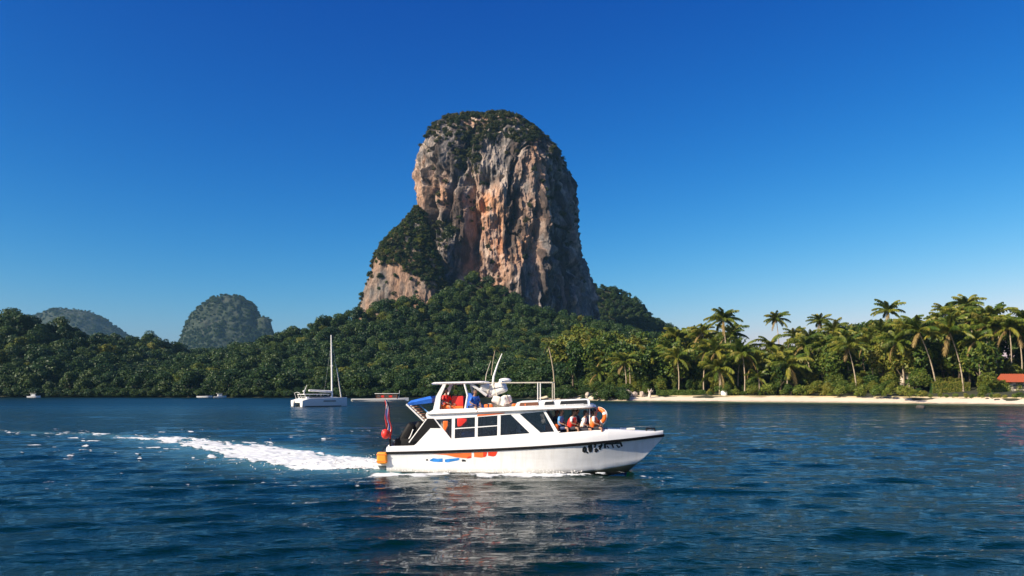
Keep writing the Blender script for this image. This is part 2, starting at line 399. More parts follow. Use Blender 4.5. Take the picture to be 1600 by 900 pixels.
# ---- foam: a fine height field that breaks through the water where it is white
def build_foam():
    res = 0.085
    xs = np.arange(-52, 9, res); ys = np.arange(32, 82, res)
    X, Y = np.meshgrid(xs, ys); X = X.astype(np.float32); Y = Y.astype(np.float32)
    q, s, arc, lat = wake_field(X, Y, True)
    # streaks drawn out along the wake
    w1 = 0.8 * fbm(X * 0.35, Y * 0.35, 2.0, 2, 48)
    n = 0.50 * fbm(X * 0.8, Y * 1.1, 0.0, 4, 41) + 0.55 * ridged(arc * 0.22, lat * 1.1 + w1, 1.0, 3, 42) + 0.35 * fbm(arc * 0.5, lat * 3.0 + w1, 3.0, 2, 43)
    core = s * (1.25 * np.exp(-(q * 1.12) ** 4)) - 0.84
    f = core + 1.05 * n * (0.6 + 0.4 * np.clip(q, 0, 1.3)) + 0.30 * (vnoise(X * 4.5, Y * 6, 0.0, 47) - 0.5)
    # bow wave and spray along the near side
    lx, ly = boat_local(X, Y)
    edge = 1.55 + 0.05 * (12 - lx) - np.clip(lx - 8.5, 0, 4) * 0.42
    d = np.abs(np.abs(ly) - edge - 0.25)
    along = sstep(11.4, 9.5, lx) * sstep(-1.5, 0.3, lx)
    side = along * (0.75 * np.exp(-(d / (0.34 + 0.03 * (11 - lx))) ** 2) + 0.30 * np.exp(-((np.abs(ly) - edge - 1.0) / 0.55) ** 2) * sstep(9, 5, lx)) - 0.42 + 0.55 * fbm(X * 1.6, Y * 2.2, 4.0, 4, 44)
    side = np.where((lx > -1.6) & (lx < 11.6), side, -9)
    f = np.maximum(f, side)
    # scattered whitecaps left by the wake
    for cx, cy, a, b in [(-34.5, 58, 0.8, 0.35), (-24.2, 54.5, 0.9, 0.42), (-22.6, 53.6, 0.9, 0.3), (-20.4, 53.9, 1.0, 0.3), (-36, 66, 0.7, 0.5), (-17.6, 46.2, 1.0, .3), (-13.5, 43.0, 0.8, .25)]:
        g = 0.42 - np.hypot((X - cx) / a, (Y - cy) / b) * 0.75 + 0.6 * fbm(X * 2.2, Y * 3.0, 2.0, 3, 45)
        f = np.maximum(f, np.where(np.hypot((X - cx) / a, (Y - cy) / b) < 2.2, np.minimum(g, 0.10), -9))
    base = wave_h(X, Y) + 0.16 * s * np.exp(-(q * 1.1) ** 2) * (0.6 + 0.8 * fbm(X * 0.5, Y * 0.5, 3.0, 3, 31))
    lump = 0.5 + 0.5 * fbm(X * 3.0, Y * 3.0, 8.0, 3, 46)
    H = base + np.clip(f, -0.3, 1.0) * (0.05 + 0.12 * lump) * (0.7 + 1.8 * np.exp(-(np.hypot(X + 6.5, Y - 40.8) / 4.0) ** 2)) + 0.012
    keep = f > -0.20
    keep &= ~((np.abs(ly) < 1.40) & (lx > 0.15) & (lx < 10))
    m, n_ = X.shape
    K = keep[:-1, :-1] & keep[1:, :-1] & keep[:-1, 1:] & keep[1:, 1:]
    idx = np.arange(m * n_).reshape(m, n_)
    F = np.stack([idx[:-1, :-1][K], idx[:-1, 1:][K], idx[1:, 1:][K], idx[1:, :-1][K]], -1)
    used, inv = np.unique(F, return_inverse=True)
    V = np.stack([X.ravel()[used], Y.ravel()[used], H.ravel()[used]], -1)
    me = np_mesh('wake_foam', V, inv.reshape(-1, 4), True)
    attr(me, 'cover', sstep(-0.20, 0.34, f.ravel()[used]).astype(np.float32))
    mt = simple('foam', (0.62, 0.65, 0.66), 0.85, 0.22, 1.6, 0.6)                 # thin foam lets the water show between its bubbles
    fn = mt.node_tree; fo = fn.nodes['Material Output']; fb = fn.nodes['Principled BSDF']; tr_ = N(fn, 'ShaderNodeBsdfTransparent'); fm = N(fn, 'ShaderNodeMixShader')
    ca = N(fn, 'ShaderNodeAttribute', attribute_name='cover'); bn = noise_node(fn, 5.0, 4, 0.65, (1, 1.6, 1)); sm = N(fn, 'ShaderNodeMath', operation='ADD'); cr = N(fn, 'ShaderNodeMapRange'); cr.interpolation_type = 'SMOOTHSTEP'
    cr.inputs['From Min'].default_value = 0.62; cr.inputs['From Max'].default_value = 1.02
    fn.links.new(ca.outputs['Fac'], sm.inputs[0]); fn.links.new(bn.outputs[0], sm.inputs[1]); fn.links.new(sm.outputs[0], cr.inputs[0]); fn.links.new(cr.outputs[0], fm.inputs[0])
    fn.links.new(tr_.outputs[0], fm.inputs[1]); fn.links.new(fb.outputs[0], fm.inputs[2]); fn.links.new(fm.outputs[0], fo.inputs[0])
    o = tag(mesh_obj('wake_foam', me, mt), 'white foam of the wake and bow wave on the water', 'foam', None, 'stuff')
    # droplets thrown up at the stern and along the side
    rng = np.random.default_rng(3); mb = MB()
    for k in range(420):
        t = rng.random()
        if t < 0.55: p = Vector((-6.4 - rng.gamma(1.6, 1.5), 40.6 + rng.normal(0, 1.3), 0.18 + abs(rng.normal(0, 0.16))))
        else:
            l = rng.uniform(0.2, 9.5); c, s_ = math.cos(BOAT_HEAD), math.sin(BOAT_HEAD); yy = -(1.75 + abs(rng.normal(0, 0.28)))
            p = Vector((BOAT_O.x + l * c - yy * s_, BOAT_O.y + l * s_ + yy * c, 0.1 + abs(rng.normal(0, 0.07))))
        mb.ball(p, rng.uniform(0.012, 0.035), 5, 4)
    d = mb.build('spray', M['white_cloth'], o, True)
build_foam()

# ---- terrain: ridges measured along the skyline, given their own distances
TREE_H = 8.5
RIDGES = [
    ([(-420, 462, 520), (-160, 470, 490), (0, 484, 480), (40, 486, 480), (80, 500, 490), (130, 515, 510), (200, 531, 560), (235, 526, 600), (270, 540, 620), (300, 552, 620)], 105),
    ([(180, 560, 560), (285, 548, 640), (350, 548, 620), (430, 541, 600), (470, 515, 590), (520, 495, 590), (565, 482, 600), (620, 470, 610), (680, 470, 615), (742, 423, 655), (800, 456, 640), (850, 486, 620), (930, 500, 600), (990, 516, 540), (1050, 534, 470), (1150, 560, 420)], 185),
    ([(890, 436, 930), (930, 440, 930), (962, 446, 930), (988, 456, 930), (1002, 470, 930), (1012, 488, 930), (1045, 500, 930), (1085, 536, 930)], 130),
]
def terrain_h(X, Y):
    s = Y - shore_y(X)
    z = np.clip(s * 0.12, -2.5, 1.75) + np.clip((s - 14) * 0.06, 0, 7)
    for pts, W in RIDGES:
        W3 = [P(px, py, Y0) for px, py, Y0 in pts]
        best = np.full(X.shape, -99.0)
        for a, b in zip(W3[:-1], W3[1:]):
            dx, dy = b.x - a.x, b.y - a.y; L2 = dx * dx + dy * dy
            t = np.clip(((X - a.x) * dx + (Y - a.y) * dy) / L2, 0, 1)
            d = np.hypot(X - a.x - t * dx, Y - a.y - t * dy)
            top = a.z + t * (b.z - a.z) - TREE_H
            k = np.clip(d / W, 0, 1)
            best = np.maximum(best, top * (1 - k) ** 1.05 * (1 - 0.25 * np.sin(k * math.pi)))
        z = np.where(s > 0, np.maximum(z, best * sstep(0, 30, s)), z)
    z = z + 3.0 * fbm(X / 38, Y / 38, 0.5, 3, 51) * sstep(8, 70, s) * sstep(2, 14, z)
    return z
def build_terrain():
    xs = np.arange(-620, 420, 5.0); ys = np.arange(140, 1120, 5.0)
    X, Y = np.meshgrid(xs, ys); Z = terrain_h(X, Y) + np.where(Y - shore_y(X) > 8, 0.25 * fbm(X / 6, Y / 6, 0.1, 2, 52), 0)
    m, n = X.shape; idx = np.arange(m * n).reshape(m, n)
    F = np.stack([idx[:-1, :-1], idx[:-1, 1:], idx[1:, 1:], idx[1:, :-1]], -1).reshape(-1, 4)
    keep = (Z.ravel()[F] > -2.4).any(1)
    me = np_mesh('forest_ground', np.stack([X, Y, Z], -1).reshape(-1, 3), F[keep], True)
    mt = simple('forest_soil', (0.030, 0.034, 0.014), 0.95, 0.5, 0.12)
    tag(mesh_obj('forest_ground', me, mt), 'dark ground of the wooded shore and hills', None, None, 'structure')
build_terrain()

def build_beach():
    xs = np.arange(-8, 300, 0.8); ts = np.concatenate([np.arange(-9, 0, 1.0), np.arange(0, 17, 0.8), np.arange(17, 26, 2.0)])
    X, T = np.meshgrid(xs, ts)
    wob = 1.2 * fbm(X * 0.06, 0 * X, 0.2, 3, 61)
    Y = shore_y(X) + wob + T
    Z = np.where(T < 0, T * 0.10, 1.45 * np.clip(T / 13.0, 0, 1) ** 0.85) + 0.05 * fbm(X * 0.5, Y * 0.5, 0.0, 3, 62) + 0.10 * sstep(2, 8, T) * fbm(X * 0.12, Y * 0.2, 0.0, 3, 63)
    Z = Z + np.where(T > 13, 0.42, 0.10) * sstep(0, 2, T)
    fade = sstep(-6, 14, X); Z = Z * fade + (1 - fade) * -1.2
    m, n = X.shape; idx = np.arange(m * n).reshape(m, n)
    F = np.stack([idx[:-1, :-1], idx[:-1, 1:], idx[1:, 1:], idx[1:, :-1]], -1).reshape(-1, 4)
    me = np_mesh('beach', np.stack([X, Y, Z], -1).reshape(-1, 3), F, True)
    attr(me, 'inland', T.ravel().astype(np.float32))
    mt, nt, b = new_mat('sand')
    at = N(nt, 'ShaderNodeAttribute', attribute_name='inland'); ns = noise_node(nt, 0.5, 5, 0.6)
    ad = N(nt, 'ShaderNodeMath', operation='MULTIPLY_ADD'); ad.inputs[1].default_value = 4.0
    nt.links.new(ns.outputs[0], ad.inputs[0]); nt.links.new(at.outputs['Fac'], ad.inputs[2])
    mr = N(nt, 'ShaderNodeMapRange'); mr.inputs['From Min'].default_value = 0; mr.inputs['From Max'].default_value = 24
    nt.links.new(ad.outputs[0], mr.inputs[0])
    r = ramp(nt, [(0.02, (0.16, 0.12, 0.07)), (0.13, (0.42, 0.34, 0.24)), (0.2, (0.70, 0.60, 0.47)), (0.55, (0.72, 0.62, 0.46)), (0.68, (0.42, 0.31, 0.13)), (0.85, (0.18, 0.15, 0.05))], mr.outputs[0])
    nt.links.new(r.outputs[0], b.inputs['Base Color']); b.inputs['Roughness'].default_value = 0.9
    tag(mesh_obj('beach', me, mt), 'strip of pale sand along the palm grove', None, None, 'structure')
build_beach()

# ---- the rock tower
ROCK_Y = 745.0; ROCK_S = ROCK_Y / FPX
ROCK_C = Vector(((775 - 800) * ROCK_S, ROCK_Y, 0.0))
_prof = [(171.5, 742, 770), (174, 722, 795), (180, 700, 818), (190, 680, 838), (205, 667, 852), (222, 659, 864), (250, 653, 879), (290, 648, 892), (330, 646, 899), (370, 645, 903), (400, 645, 912), (440, 644, 925), (480, 640, 931), (520, 632, 934), (600, 620, 938)]
def build_rock():
    S = ROCK_S
    pz = np.array([CAM_H + (HOR - p[0]) * S * 0.965 for p in _prof])[::-1]
    pl = np.array([(775 - p[1]) * S * 0.91 for p in _prof])[::-1]; pr = np.array([(p[2] - 775) * S * 0.97 for p in _prof])[::-1]
    # plan: a blocky cross-section with a broad front, a corner at the right front and a turned-away right face
    th = np.concatenate([np.linspace(-200, 20, 640), np.linspace(20, 160, 70)[1:-1]]); th = np.radians(th)
    poly = np.array([(-66, -52), (-20, -66), (40, -68), (60, -48), (86, -2), (80, 55), (20, 75), (-55, 62), (-72, 5)], float)
    def ray(t):
        d = np.array([math.cos(t), math.sin(t)]); best = 0
        for i in range(len(poly)):
            a, b = poly[i], poly[(i + 1) % len(poly)]; e = b - a
            den = d[0] * e[1] - d[1] * e[0]
            if abs(den) < 1e-9: continue
            u = (a[0] * e[1] - a[1] * e[0]) / den; v = (a[0] * d[1] - a[1] * d[0]) / den
            if u > 0 and -1e-6 <= v <= 1 + 1e-6: best = max(best, u)
        return best
    rr = np.array([ray(t) for t in th])
    tt = np.linspace(-math.pi, math.pi, 721)[:-1]; r0 = np.array([ray(t) for t in tt]); k = np.exp(-(np.arange(-14, 15) / 6.0) ** 2); k /= k.sum()
    r0 = np.convolve(np.concatenate([r0[-14:], r0, r0[:14]]), k, 'valid'); rr = np.interp((th + math.pi) % (2 * math.pi) - math.pi, tt, r0, period=2 * math.pi)
    ux, uy = rr * np.cos(th), rr * np.sin(th); xl, xr = -ux.min(), ux.max()
    zs = np.concatenate([np.linspace(30, 210, 320), np.linspace(210, pz.max(), 95)[1:]])
    U, Zg = np.meshgrid(np.arange(len(th)), zs)
    wl = np.interp(Zg, pz, pl); wr = np.interp(Zg, pz, pr)
    base = pl[3] + pr[3]
    X0 = np.where(ux[U] < 0, ux[U] * wl / xl, ux[U] * wr / xr); Y0 = uy[U] * (0.15 + 0.85 * ((wl + wr) / base) ** 1.3) * np.clip((wl + wr) / 60, 0, 1)
    px = 775 + X0 / S; py = HOR - (Zg - CAM_H) / S / 0.965        # only to say where the features named below lie on the face
    nx, ny = np.cos(th)[U], np.sin(th)[U]
    A = X0 * 0.92 + Y0 * 0.42; B = -X0 * 0.42 + Y0 * 0.92
    d = 6.0 * fbm(X0 / 42, Y0 / 42, Zg / 80, 3, 71)
    d += 5.0 * ridged(A / 24, B / 24, Zg / 130 + 0.25 * fbm(X0 / 30, Y0 / 30, Zg / 30, 2, 70), 2, 72)
    d += 3.6 * ridged(A / 9, B / 9, Zg / 60 + 0.3 * fbm(X0 / 14, Y0 / 14, Zg / 14, 2, 70), 3, 73)
    d += 2.2 * fbm(A / 6, B / 6, Zg / 10, 4, 74, 0.65)
    d -= 5.5 * sstep(0.62, 0.92, ridged(A / 13 + 4, B / 13, Zg / 95 + 0.5 * fbm(X0 / 20, Y0 / 20, Zg / 20, 2, 79), 1, 75))
    d -= 3.0 * sstep(0.55, 0.8, vnoise(A / 6, B / 6, Zg / 7, 80)) * sstep(0.4, 0.6, vnoise(A / 30, B / 30, Zg / 30, 84))
    saw = (Zg / 24 + 1.6 * fbm(A / 26, B / 26, Zg / 60, 3, 86)) % 1.0; d += 3.2 * (saw - 0.5) * sstep(0.35, 0.65, vnoise(A / 22, B / 22, Zg / 35, 87))
    d -= 3.2 * np.abs(fbm(A / 8, B / 8, Zg / 16, 2, 88)) ** 0.7 - 1.2
    d += 1.8 * ridged(A / 3.4, B / 3.4, Zg / 14, 2, 89)
    blk = vnoise(A / 5.5, B / 5.5, Zg / 8, 76); d += 2.2 * (np.round(blk * 4) / 4 - 0.5) * 1.6
    fr = sstep(0.1, 0.6, -ny)
    def groove(x0, y0, x1, y1, w, dep):
        t = np.clip((py - y0) / (y1 - y0), -0.2, 1.2); c = x0 + (x1 - x0) * np.clip(t, 0, 1) + 4 * fbm(py / 25, 0 * py, 0.7 * x0, 2, 77)
        e = sstep(-0.2, 0.05, t) * sstep(1.2, 0.95, t)
        return -dep * fr * e * np.exp(-((px - c) / w) ** 2)
    d += groove(744, 310, 743, 445, 9, 15) + groove(733, 205, 738, 300, 15, 10) + groove(764, 285, 760, 345, 8, 6) + groove(812, 300, 792, 395, 5, 6)
    d += groove(688, 260, 690, 380, 5, 6) + groove(868, 250, 850, 480, 7, 5) + groove(712, 330, 700, 460, 6, 6) + groove(832, 280, 836, 400, 4, 5)
    d += 7 * fr * np.exp(-((px - 800) / 34) ** 2) * sstep(340, 440, py) + 5 * fr * np.exp(-((px - 845) / 12) ** 2)
    d -= 7 * fr * np.exp(-((px - 768) / 16) ** 2 - ((py - 300) / 12) ** 2)
    top = sstep(pz.max(), pz.max() - 45, Zg); d *= 0.25 + 0.75 * top
    rad = np.clip((wl + wr) / 60, 0, 1); d *= rad
    X = X0 + nx * d; Y = Y0 + ny * d; Z = Zg + (1 - top) * 2.0 * fbm(X0 / 12, Y0 / 12, 0.0, 3, 78)
    X = X + ROCK_C.x; Y = Y + ROCK_C.y
    m, n = X.shape; idx = np.arange(m * n).reshape(m, n); nxt = np.roll(idx, -1, 1)
    F = np.stack([idx[:-1], nxt[:-1], nxt[1:], idx[1:]], -1).reshape(-1, 4)
    V = np.stack([X, Y, Z], -1).reshape(-1, 3)
    me = np_mesh('rock_tower', V, F, False)
    # the rock's own colours: grey, tan and rust patches with dark run-off streaks; painted shade darkens the right face
    n1 = fbm(A / 26, B / 26, Zg / 40, 3, 81); st = fbm(A / 4.5, B / 4.5, Zg / 70, 3, 82); st2 = fbm(A / 12, B / 12, Zg / 120, 2, 83)
    rust = 1.15 * np.exp(-((px - 795) / 38) ** 2 - ((py - 395) / 55) ** 2) + 0.85 * np.exp(-((px - 672) / 20) ** 2 - ((py - 320) / 50) ** 2) + 0.7 * np.exp(-((px - 765) / 22) ** 2 - ((py - 330) / 40) ** 2) + 0.45 * np.exp(-((px - 700) / 22) ** 2 - ((py - 310) / 35) ** 2) + 0.5 * np.exp(-((px - 830) / 18) ** 2 - ((py - 330) / 60) ** 2)
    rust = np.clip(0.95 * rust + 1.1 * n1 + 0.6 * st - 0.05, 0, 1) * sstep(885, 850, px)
    deep = np.clip(1.3 * np.exp(-((px - 775) / 18) ** 2 - ((py - 400) / 28) ** 2) + 0.9 * np.exp(-((px - 762) / 10) ** 2 - ((py - 350) / 30) ** 2) + 0.8 * n1 - 0.2, 0, 1)
    grey = np.array([0.17, 0.158, 0.155]); tan = np.array([0.60, 0.345, 0.205]); org = np.array([0.60, 0.21, 0.065]); dark = np.array([0.026, 0.024, 0.026]); pale = np.array([0.60, 0.50, 0.42])
    C = grey + (tan - grey) * rust[..., None]; C = C + (org - C) * (deep * rust)[..., None]
    pl_ = np.clip(fbm(A / 3.2, B / 3.2, Zg / 9, 3, 85) * 2.2 - 0.1, 0, 1) * 0.6; C = C + (pale - C) * pl_[..., None]
    dk = np.clip(st * 3.6 + st2 * 2.2 + 0.35 * sstep(300, 220, py) + 0.25 * sstep(848, 870, px) - 0.07 - 0.35 * rust, 0, 0.88); C = C + (dark - C) * dk[..., None]  # the px term puts shade into the colour of the right face
    col = np.concatenate([C, np.ones(C.shape[:2] + (1,))], -1)
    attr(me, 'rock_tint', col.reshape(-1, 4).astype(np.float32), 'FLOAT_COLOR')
    mt, nt, b = new_mat('limestone')
    at = N(nt, 'ShaderNodeAttribute', attribute_name='rock_tint')
    ns = noise_node(nt, 0.8, 8, 0.7, (1, 1, 0.4)); r = ramp(nt, [(0.28, (0.35, 0.33, 0.32)), (0.72, (1.45, 1.42, 1.38))], ns.outputs[0])
    mx = N(nt, 'ShaderNodeMix', data_type='RGBA', blend_type='MULTIPLY'); mx.inputs['Factor'].default_value = 1.0
    nt.links.new(at.outputs['Color'], mx.inputs['A']); nt.links.new(r.outputs[0], mx.inputs['B']); nt.links.new(mx.outputs['Result'], b.inputs['Base Color'])
    bp = N(nt, 'ShaderNodeBump'); bp.inputs['Strength'].default_value = 1.0; bp.inputs['Distance'].default_value = 1.8
    nt.links.new(ns.outputs[0], bp.inputs['Height']); nt.links.new(bp.outputs[0], b.inputs['Normal']); b.inputs['Roughness'].default_value = 0.95
    M['limestone'] = mt
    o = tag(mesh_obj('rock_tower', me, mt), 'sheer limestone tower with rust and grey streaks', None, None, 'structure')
    return o, me, (px, py)
rock_o, rock_me, (RPX, RPY) = build_rock()

def build_shoulder():
    """the lower buttress leaning on the tower's left front"""
    S = 662 / FPX
    prof = [(324, 650, 655), (334, 645, 660), (346, 636, 664), (358, 626, 668), (372, 614, 672), (388, 602, 676), (404, 592, 680), (420, 584, 684), (440, 577, 690), (470, 568, 698), (520, 556, 706)]
    pz = np.array([CAM_H + (HOR - p[0]) * S for p in prof])[::-1]; pc = np.array([(p[1] + p[2]) / 2 for p in prof])[::-1]; pw = np.array([(p[2] - p[1]) / 2 * S for p in prof])[::-1]
    th = np.linspace(0, 2 * math.pi, 361)[:-1]; zs = np.linspace(30, pz.max(), 150); T, Zg = np.meshgrid(th, zs)
    w = np.interp(Zg, pz, pw); c = (np.interp(Zg, pz, pc) - 800) * S
    e = 0.72; X0 = c + w * np.sign(np.cos(T)) * np.abs(np.cos(T)) ** e; Y0 = 662 + 0.55 * w * np.sign(np.sin(T)) * np.abs(np.sin(T)) ** e
    d = 3 * fbm(X0 / 25, Y0 / 25, Zg / 40, 3, 171) + 2.5 * ridged(X0 / 10, Y0 / 10, Zg / 50, 3, 172) + 2 * fbm(X0 / 5, Y0 / 5, Zg / 8, 3, 173)
    d *= np.clip(w / 12, 0, 1)
    X = X0 + np.cos(T) * d; Y = Y0 + np.sin(T) * d
    m, n = X.shape; idx = np.arange(m * n).reshape(m, n); nxt = np.roll(idx, -1, 1)
    F = np.stack([idx[:-1], nxt[:-1], nxt[1:], idx[1:]], -1).reshape(-1, 4)
    me = np_mesh('buttress', np.stack([X, Y, Zg], -1).reshape(-1, 3), F, False)
    n1 = fbm(X0 / 20, Y0 / 20, Zg / 30, 3, 181); st = fbm(X0 / 4, Y0 / 4, Zg / 60, 3, 182)
    rust = np.clip(0.45 + 0.8 * n1 + 0.5 * st, 0, 1)[..., None]
    C = np.array([0.19, 0.175, 0.16]) * (1 - rust) + np.array([0.56, 0.31, 0.17]) * rust
    dk = np.clip(st * 1.8 - 0.1, 0, 0.8)[..., None]; C = C * (1 - dk) + np.array([0.05, 0.045, 0.04]) * dk
    attr(me, 'rock_tint', np.concatenate([C, np.ones(C.shape[:2] + (1,))], -1).reshape(-1, 4).astype(np.float32), 'FLOAT_COLOR')
    o = tag(mesh_obj('rock_buttress', me, M['limestone']), 'lower limestone buttress at the left foot of the tower', None, None, 'structure')
    return o, me
butt_o, butt_me = build_shoulder()

# ---- far domes
def build_dome(name, prof, Y0, label, seed, bumps=()):
    S = Y0 / FPX
    pz = np.array([CAM_H + (HOR - p[0]) * S for p in prof])[::-1]; pl = np.array([p[1] for p in prof])[::-1]; pr = np.array([p[2] for p in prof])[::-1]
    th = np.linspace(0, 2 * math.pi, 241)[:-1]; zs = np.linspace(-2, pz.max(), 120); T, Zg = np.meshgrid(th, zs)
    w = (np.interp(Zg, pz, pr) - np.interp(Zg, pz, pl)) / 2 * S; c = ((np.interp(Zg, pz, pr) + np.interp(Zg, pz, pl)) / 2 - 800) * S
    X0 = c + w * np.cos(T); Yq = Y0 + 0.8 * w * np.sin(T)
    f = np.clip(w / 45, 0, 1)
    d = f * (0.05 * pz.max() * fbm(X0 / 80, Yq / 80, Zg / 80, 4, seed) + 7 * fbm(X0 / 18, Yq / 18, Zg / 18, 3, seed + 5))
    X = X0 + np.cos(T) * d; Y = Yq + np.sin(T) * d; Z = Zg
    m, n = X.shape; idx = np.arange(m * n).reshape(m, n); nxt = np.roll(idx, -1, 1)
    F = np.stack([idx[:-1], nxt[:-1], nxt[1:], idx[1:]], -1).reshape(-1, 4)
    me = np_mesh(name, np.stack([X, Y, Z], -1).reshape(-1, 3), F, False)
    mt = bpy.data.materials.get('far_forest')
    if mt is None:
        mt, nt, b = new_mat('far_forest')
        ns = noise_node(nt, 0.04, 6, 0.7); r = ramp(nt, [(0.3, (0.010, 0.020, 0.009)), (0.52, (0.022, 0.036, 0.018)), (0.66, (0.05, 0.056, 0.042)), (0.8, (0.10, 0.095, 0.08))], ns.outputs[0])
        nt.links.new(r.outputs[0], b.inputs['Base Color']); b.inputs['Roughness'].default_value = 0.95
        bp = N(nt, 'ShaderNodeBump'); bp.inputs['Strength'].default_value = 1.0; bp.inputs['Distance'].default_value = 6.0
        nt.links.new(ns.outputs[0], bp.inputs['Height']); nt.links.new(bp.outputs[0], b.inputs['Normal'])
    return tag(mesh_obj(name, me, mt), label, None, None, 'structure')
DOMES = [build_dome('hill_dome', [(462, 352, 366), (464, 340, 376), (469, 328, 385), (478, 316, 394), (490, 306, 402), (505, 298, 409), (525, 286, 420), (545, 277, 428), (609, 260, 445)], 2300, 'steep rounded wooded dome behind the bay', 91),
    build_dome('hill_spur', [(495, 408, 414), (498, 404, 420), (505, 402, 423), (520, 400, 427), (540, 398, 432), (609, 395, 440)], 2270, 'small spur on the right flank of the rounded dome', 95),
    build_dome('hill_ridge', [(484, 95, 120), (486, 82, 135), (491, 68, 150), (500, 50, 166), (512, 35, 180), (525, 20, 195), (609, -40, 270)], 3000, 'long low hazy hill at the left behind the woods', 99)]

# ================================================================== VEGETATION
def crown_mesh(name, seed, n, size, mat, flat=1.0, z0=0.34, rad=0.40, lobes=11):
    """leaf-sized faces spread over overlapping lobes; a tree one unit tall"""
    rng = np.random.default_rng(seed)
    cz = (z0 + 1.0) / 2; hz = (1.0 - z0) / 2
    L = []
    for i in range(lobes):
        a = rng.uniform(0, 2 * math.pi); r = rad * 0.66 * math.sqrt(rng.uniform(0.05, 1)); z = rng.uniform(-0.75, 0.72)
        s = rng.uniform(0.34, 0.56) * (1 - 0.25 * abs(z))
        L.append((r * math.cos(a) * (1 - 0.35 * max(z, 0)), r * math.sin(a) * (1 - 0.35 * max(z, 0)), cz + z * hz * 0.72, rad * s, hz * s * 1.0 * flat))
    L.append((0, 0, cz + hz * 0.5, rad * 0.5, hz * 0.48))
    w = np.array([l[3] ** 2 for l in L]); w /= w.sum(); pick = rng.choice(len(L), n, p=w); L = np.array(L)[pick]
    v = rng.normal(size=(n, 3)); v[:, 2] += 0.35; v /= np.linalg.norm(v, axis=1)[:, None]
    rr = rng.uniform(0.72, 1.06, n)[:, None]
    c = L[:, :3] + v * np.stack([L[:, 3], L[:, 3], L[:, 4]], -1) * rr
    nm = v + rng.normal(size=(n, 3)) * 0.55 + np.array([0, 0, 0.25]); nm /= np.linalg.norm(nm, axis=1)[:, None]
    t = np.cross(nm, rng.normal(size=(n, 3))); t /= np.linalg.norm(t, axis=1)[:, None]; b = np.cross(nm, t)
    s = size * rng.uniform(0.6, 1.35, n)[:, None]
    V = np.stack([c - t * s, c + b * s * 0.55 - nm * s * 0.12, c + t * s, c - b * s * 0.55 - nm * s * 0.12], 1).reshape(-1, 3)
    me = np_mesh(name, V, np.arange(n * 4).reshape(-1, 4)); me.materials.append(mat); return me
CROWN = {}
for key, mat in [('hill', 'leaf_hill'), ('coast', 'leaf_coast'), ('shrub', 'leaf_shrub'), ('cliff', 'leaf_cliff')]:
    CROWN[key] = []
    for v in range(4):
        if key == 'shrub': CROWN[key].append(crown_mesh('shrub_foliage', 300 + v, 700, 0.06, M[mat], 1.0, 0.02, 0.55, 9))
        elif key == 'cliff': CROWN[key].append(crown_mesh('cliff_foliage', 340 + v, 420, 0.075, M[mat], 1.0, 0.0, 0.55, 7))
        elif key == 'hill': CROWN[key].append(crown_mesh('tree_foliage', 310 + v, 1500, 0.042, M[mat], 1.0, 0.25, [0.44, 0.48, 0.40, 0.5][v], 12))
        else: CROWN[key].append(crown_mesh('tree_foliage', 320 + v, 2200, 0.032, M[mat], 1.0, 0.24, [0.36, 0.40, 0.32, 0.44][v], 13))
def trunk_mesh(seed, thick=0.02, top=0.62):
    rng = random.Random(seed); mb = MB(); pts = [(0, 0, -0.06)]; x = y = 0
    for i in range(1, 6):
        x += rng.uniform(-0.02, 0.02); y += rng.uniform(-0.02, 0.02); pts.append((x, y, top * i / 5))
    mb.tube(pts, [thick * (1.25 - 0.17 * i) for i in range(6)], 6)
    for k in range(5):
        a = rng.uniform(0, 6.28); q = pts[2 + k % 3]; r = rng.uniform(0.12, 0.24)
        mb.tube([q, (q[0] + r * 0.5 * math.cos(a), q[1] + r * 0.5 * math.sin(a), q[2] + 0.10), (q[0] + r * math.cos(a), q[1] + r * math.sin(a), q[2] + 0.24)], [thick * 0.6, thick * 0.4, thick * 0.15], 5)
    me = mb.mesh('trunk', True); me.materials.append(M['bark']); return me
TRUNK = [trunk_mesh(s) for s in range(3)]
rnd = random.Random(11)
def add_tree(x, y, h, kind, label, group, name='broadleaf_tree', cat='tree', wide=1.0, z=None):
    z = float(terrain_h(np.array([x]), np.array([y]))[0]) if z is None else z
    e = empty(name, (x, y, z - 0.1), rnd.uniform(0, 6.28)); e.scale = (h * wide, h * wide, h)
    tag(e, label, cat, group)
    c = bpy.data.objects.new('crown', rnd.choice(CROWN[kind])); link(c, e)
    t = bpy.data.objects.new('trunk', rnd.choice(TRUNK)); link(t, e)
    return e, c
SRC = {'hill': [], 'coast': [], 'cliff': [], 'shrub': []}

def zone(px, table):
    for lim, txt in table:
        if px < lim: return txt
SHORE_Z = [(50, 'left of the lone far left motorboat'), (200, 'right of the lone far left motorboat'), (282, 'left of the low open white boat'), (352, 'right behind the two small white boats'), (450, 'between the small boats and the catamaran'), (550, 'right behind the catamaran'), (660, 'behind the excursion boat'), (800, 'behind the flybridge of the speedboat'), (9999, 'behind the fore roof of the speedboat')]
COAST_Z = [(1040, 'behind the pale stones'), (1115, 'behind the long low hedge'), (1215, 'left of the first lone palm crown'), (1290, 'between the two lone palm crowns'), (1345, 'around the lone leaning palm'), (1430, 'near the small hut'), (1500, 'behind the pair of leaning palms'), (9999, 'by the large palm and red roof')]
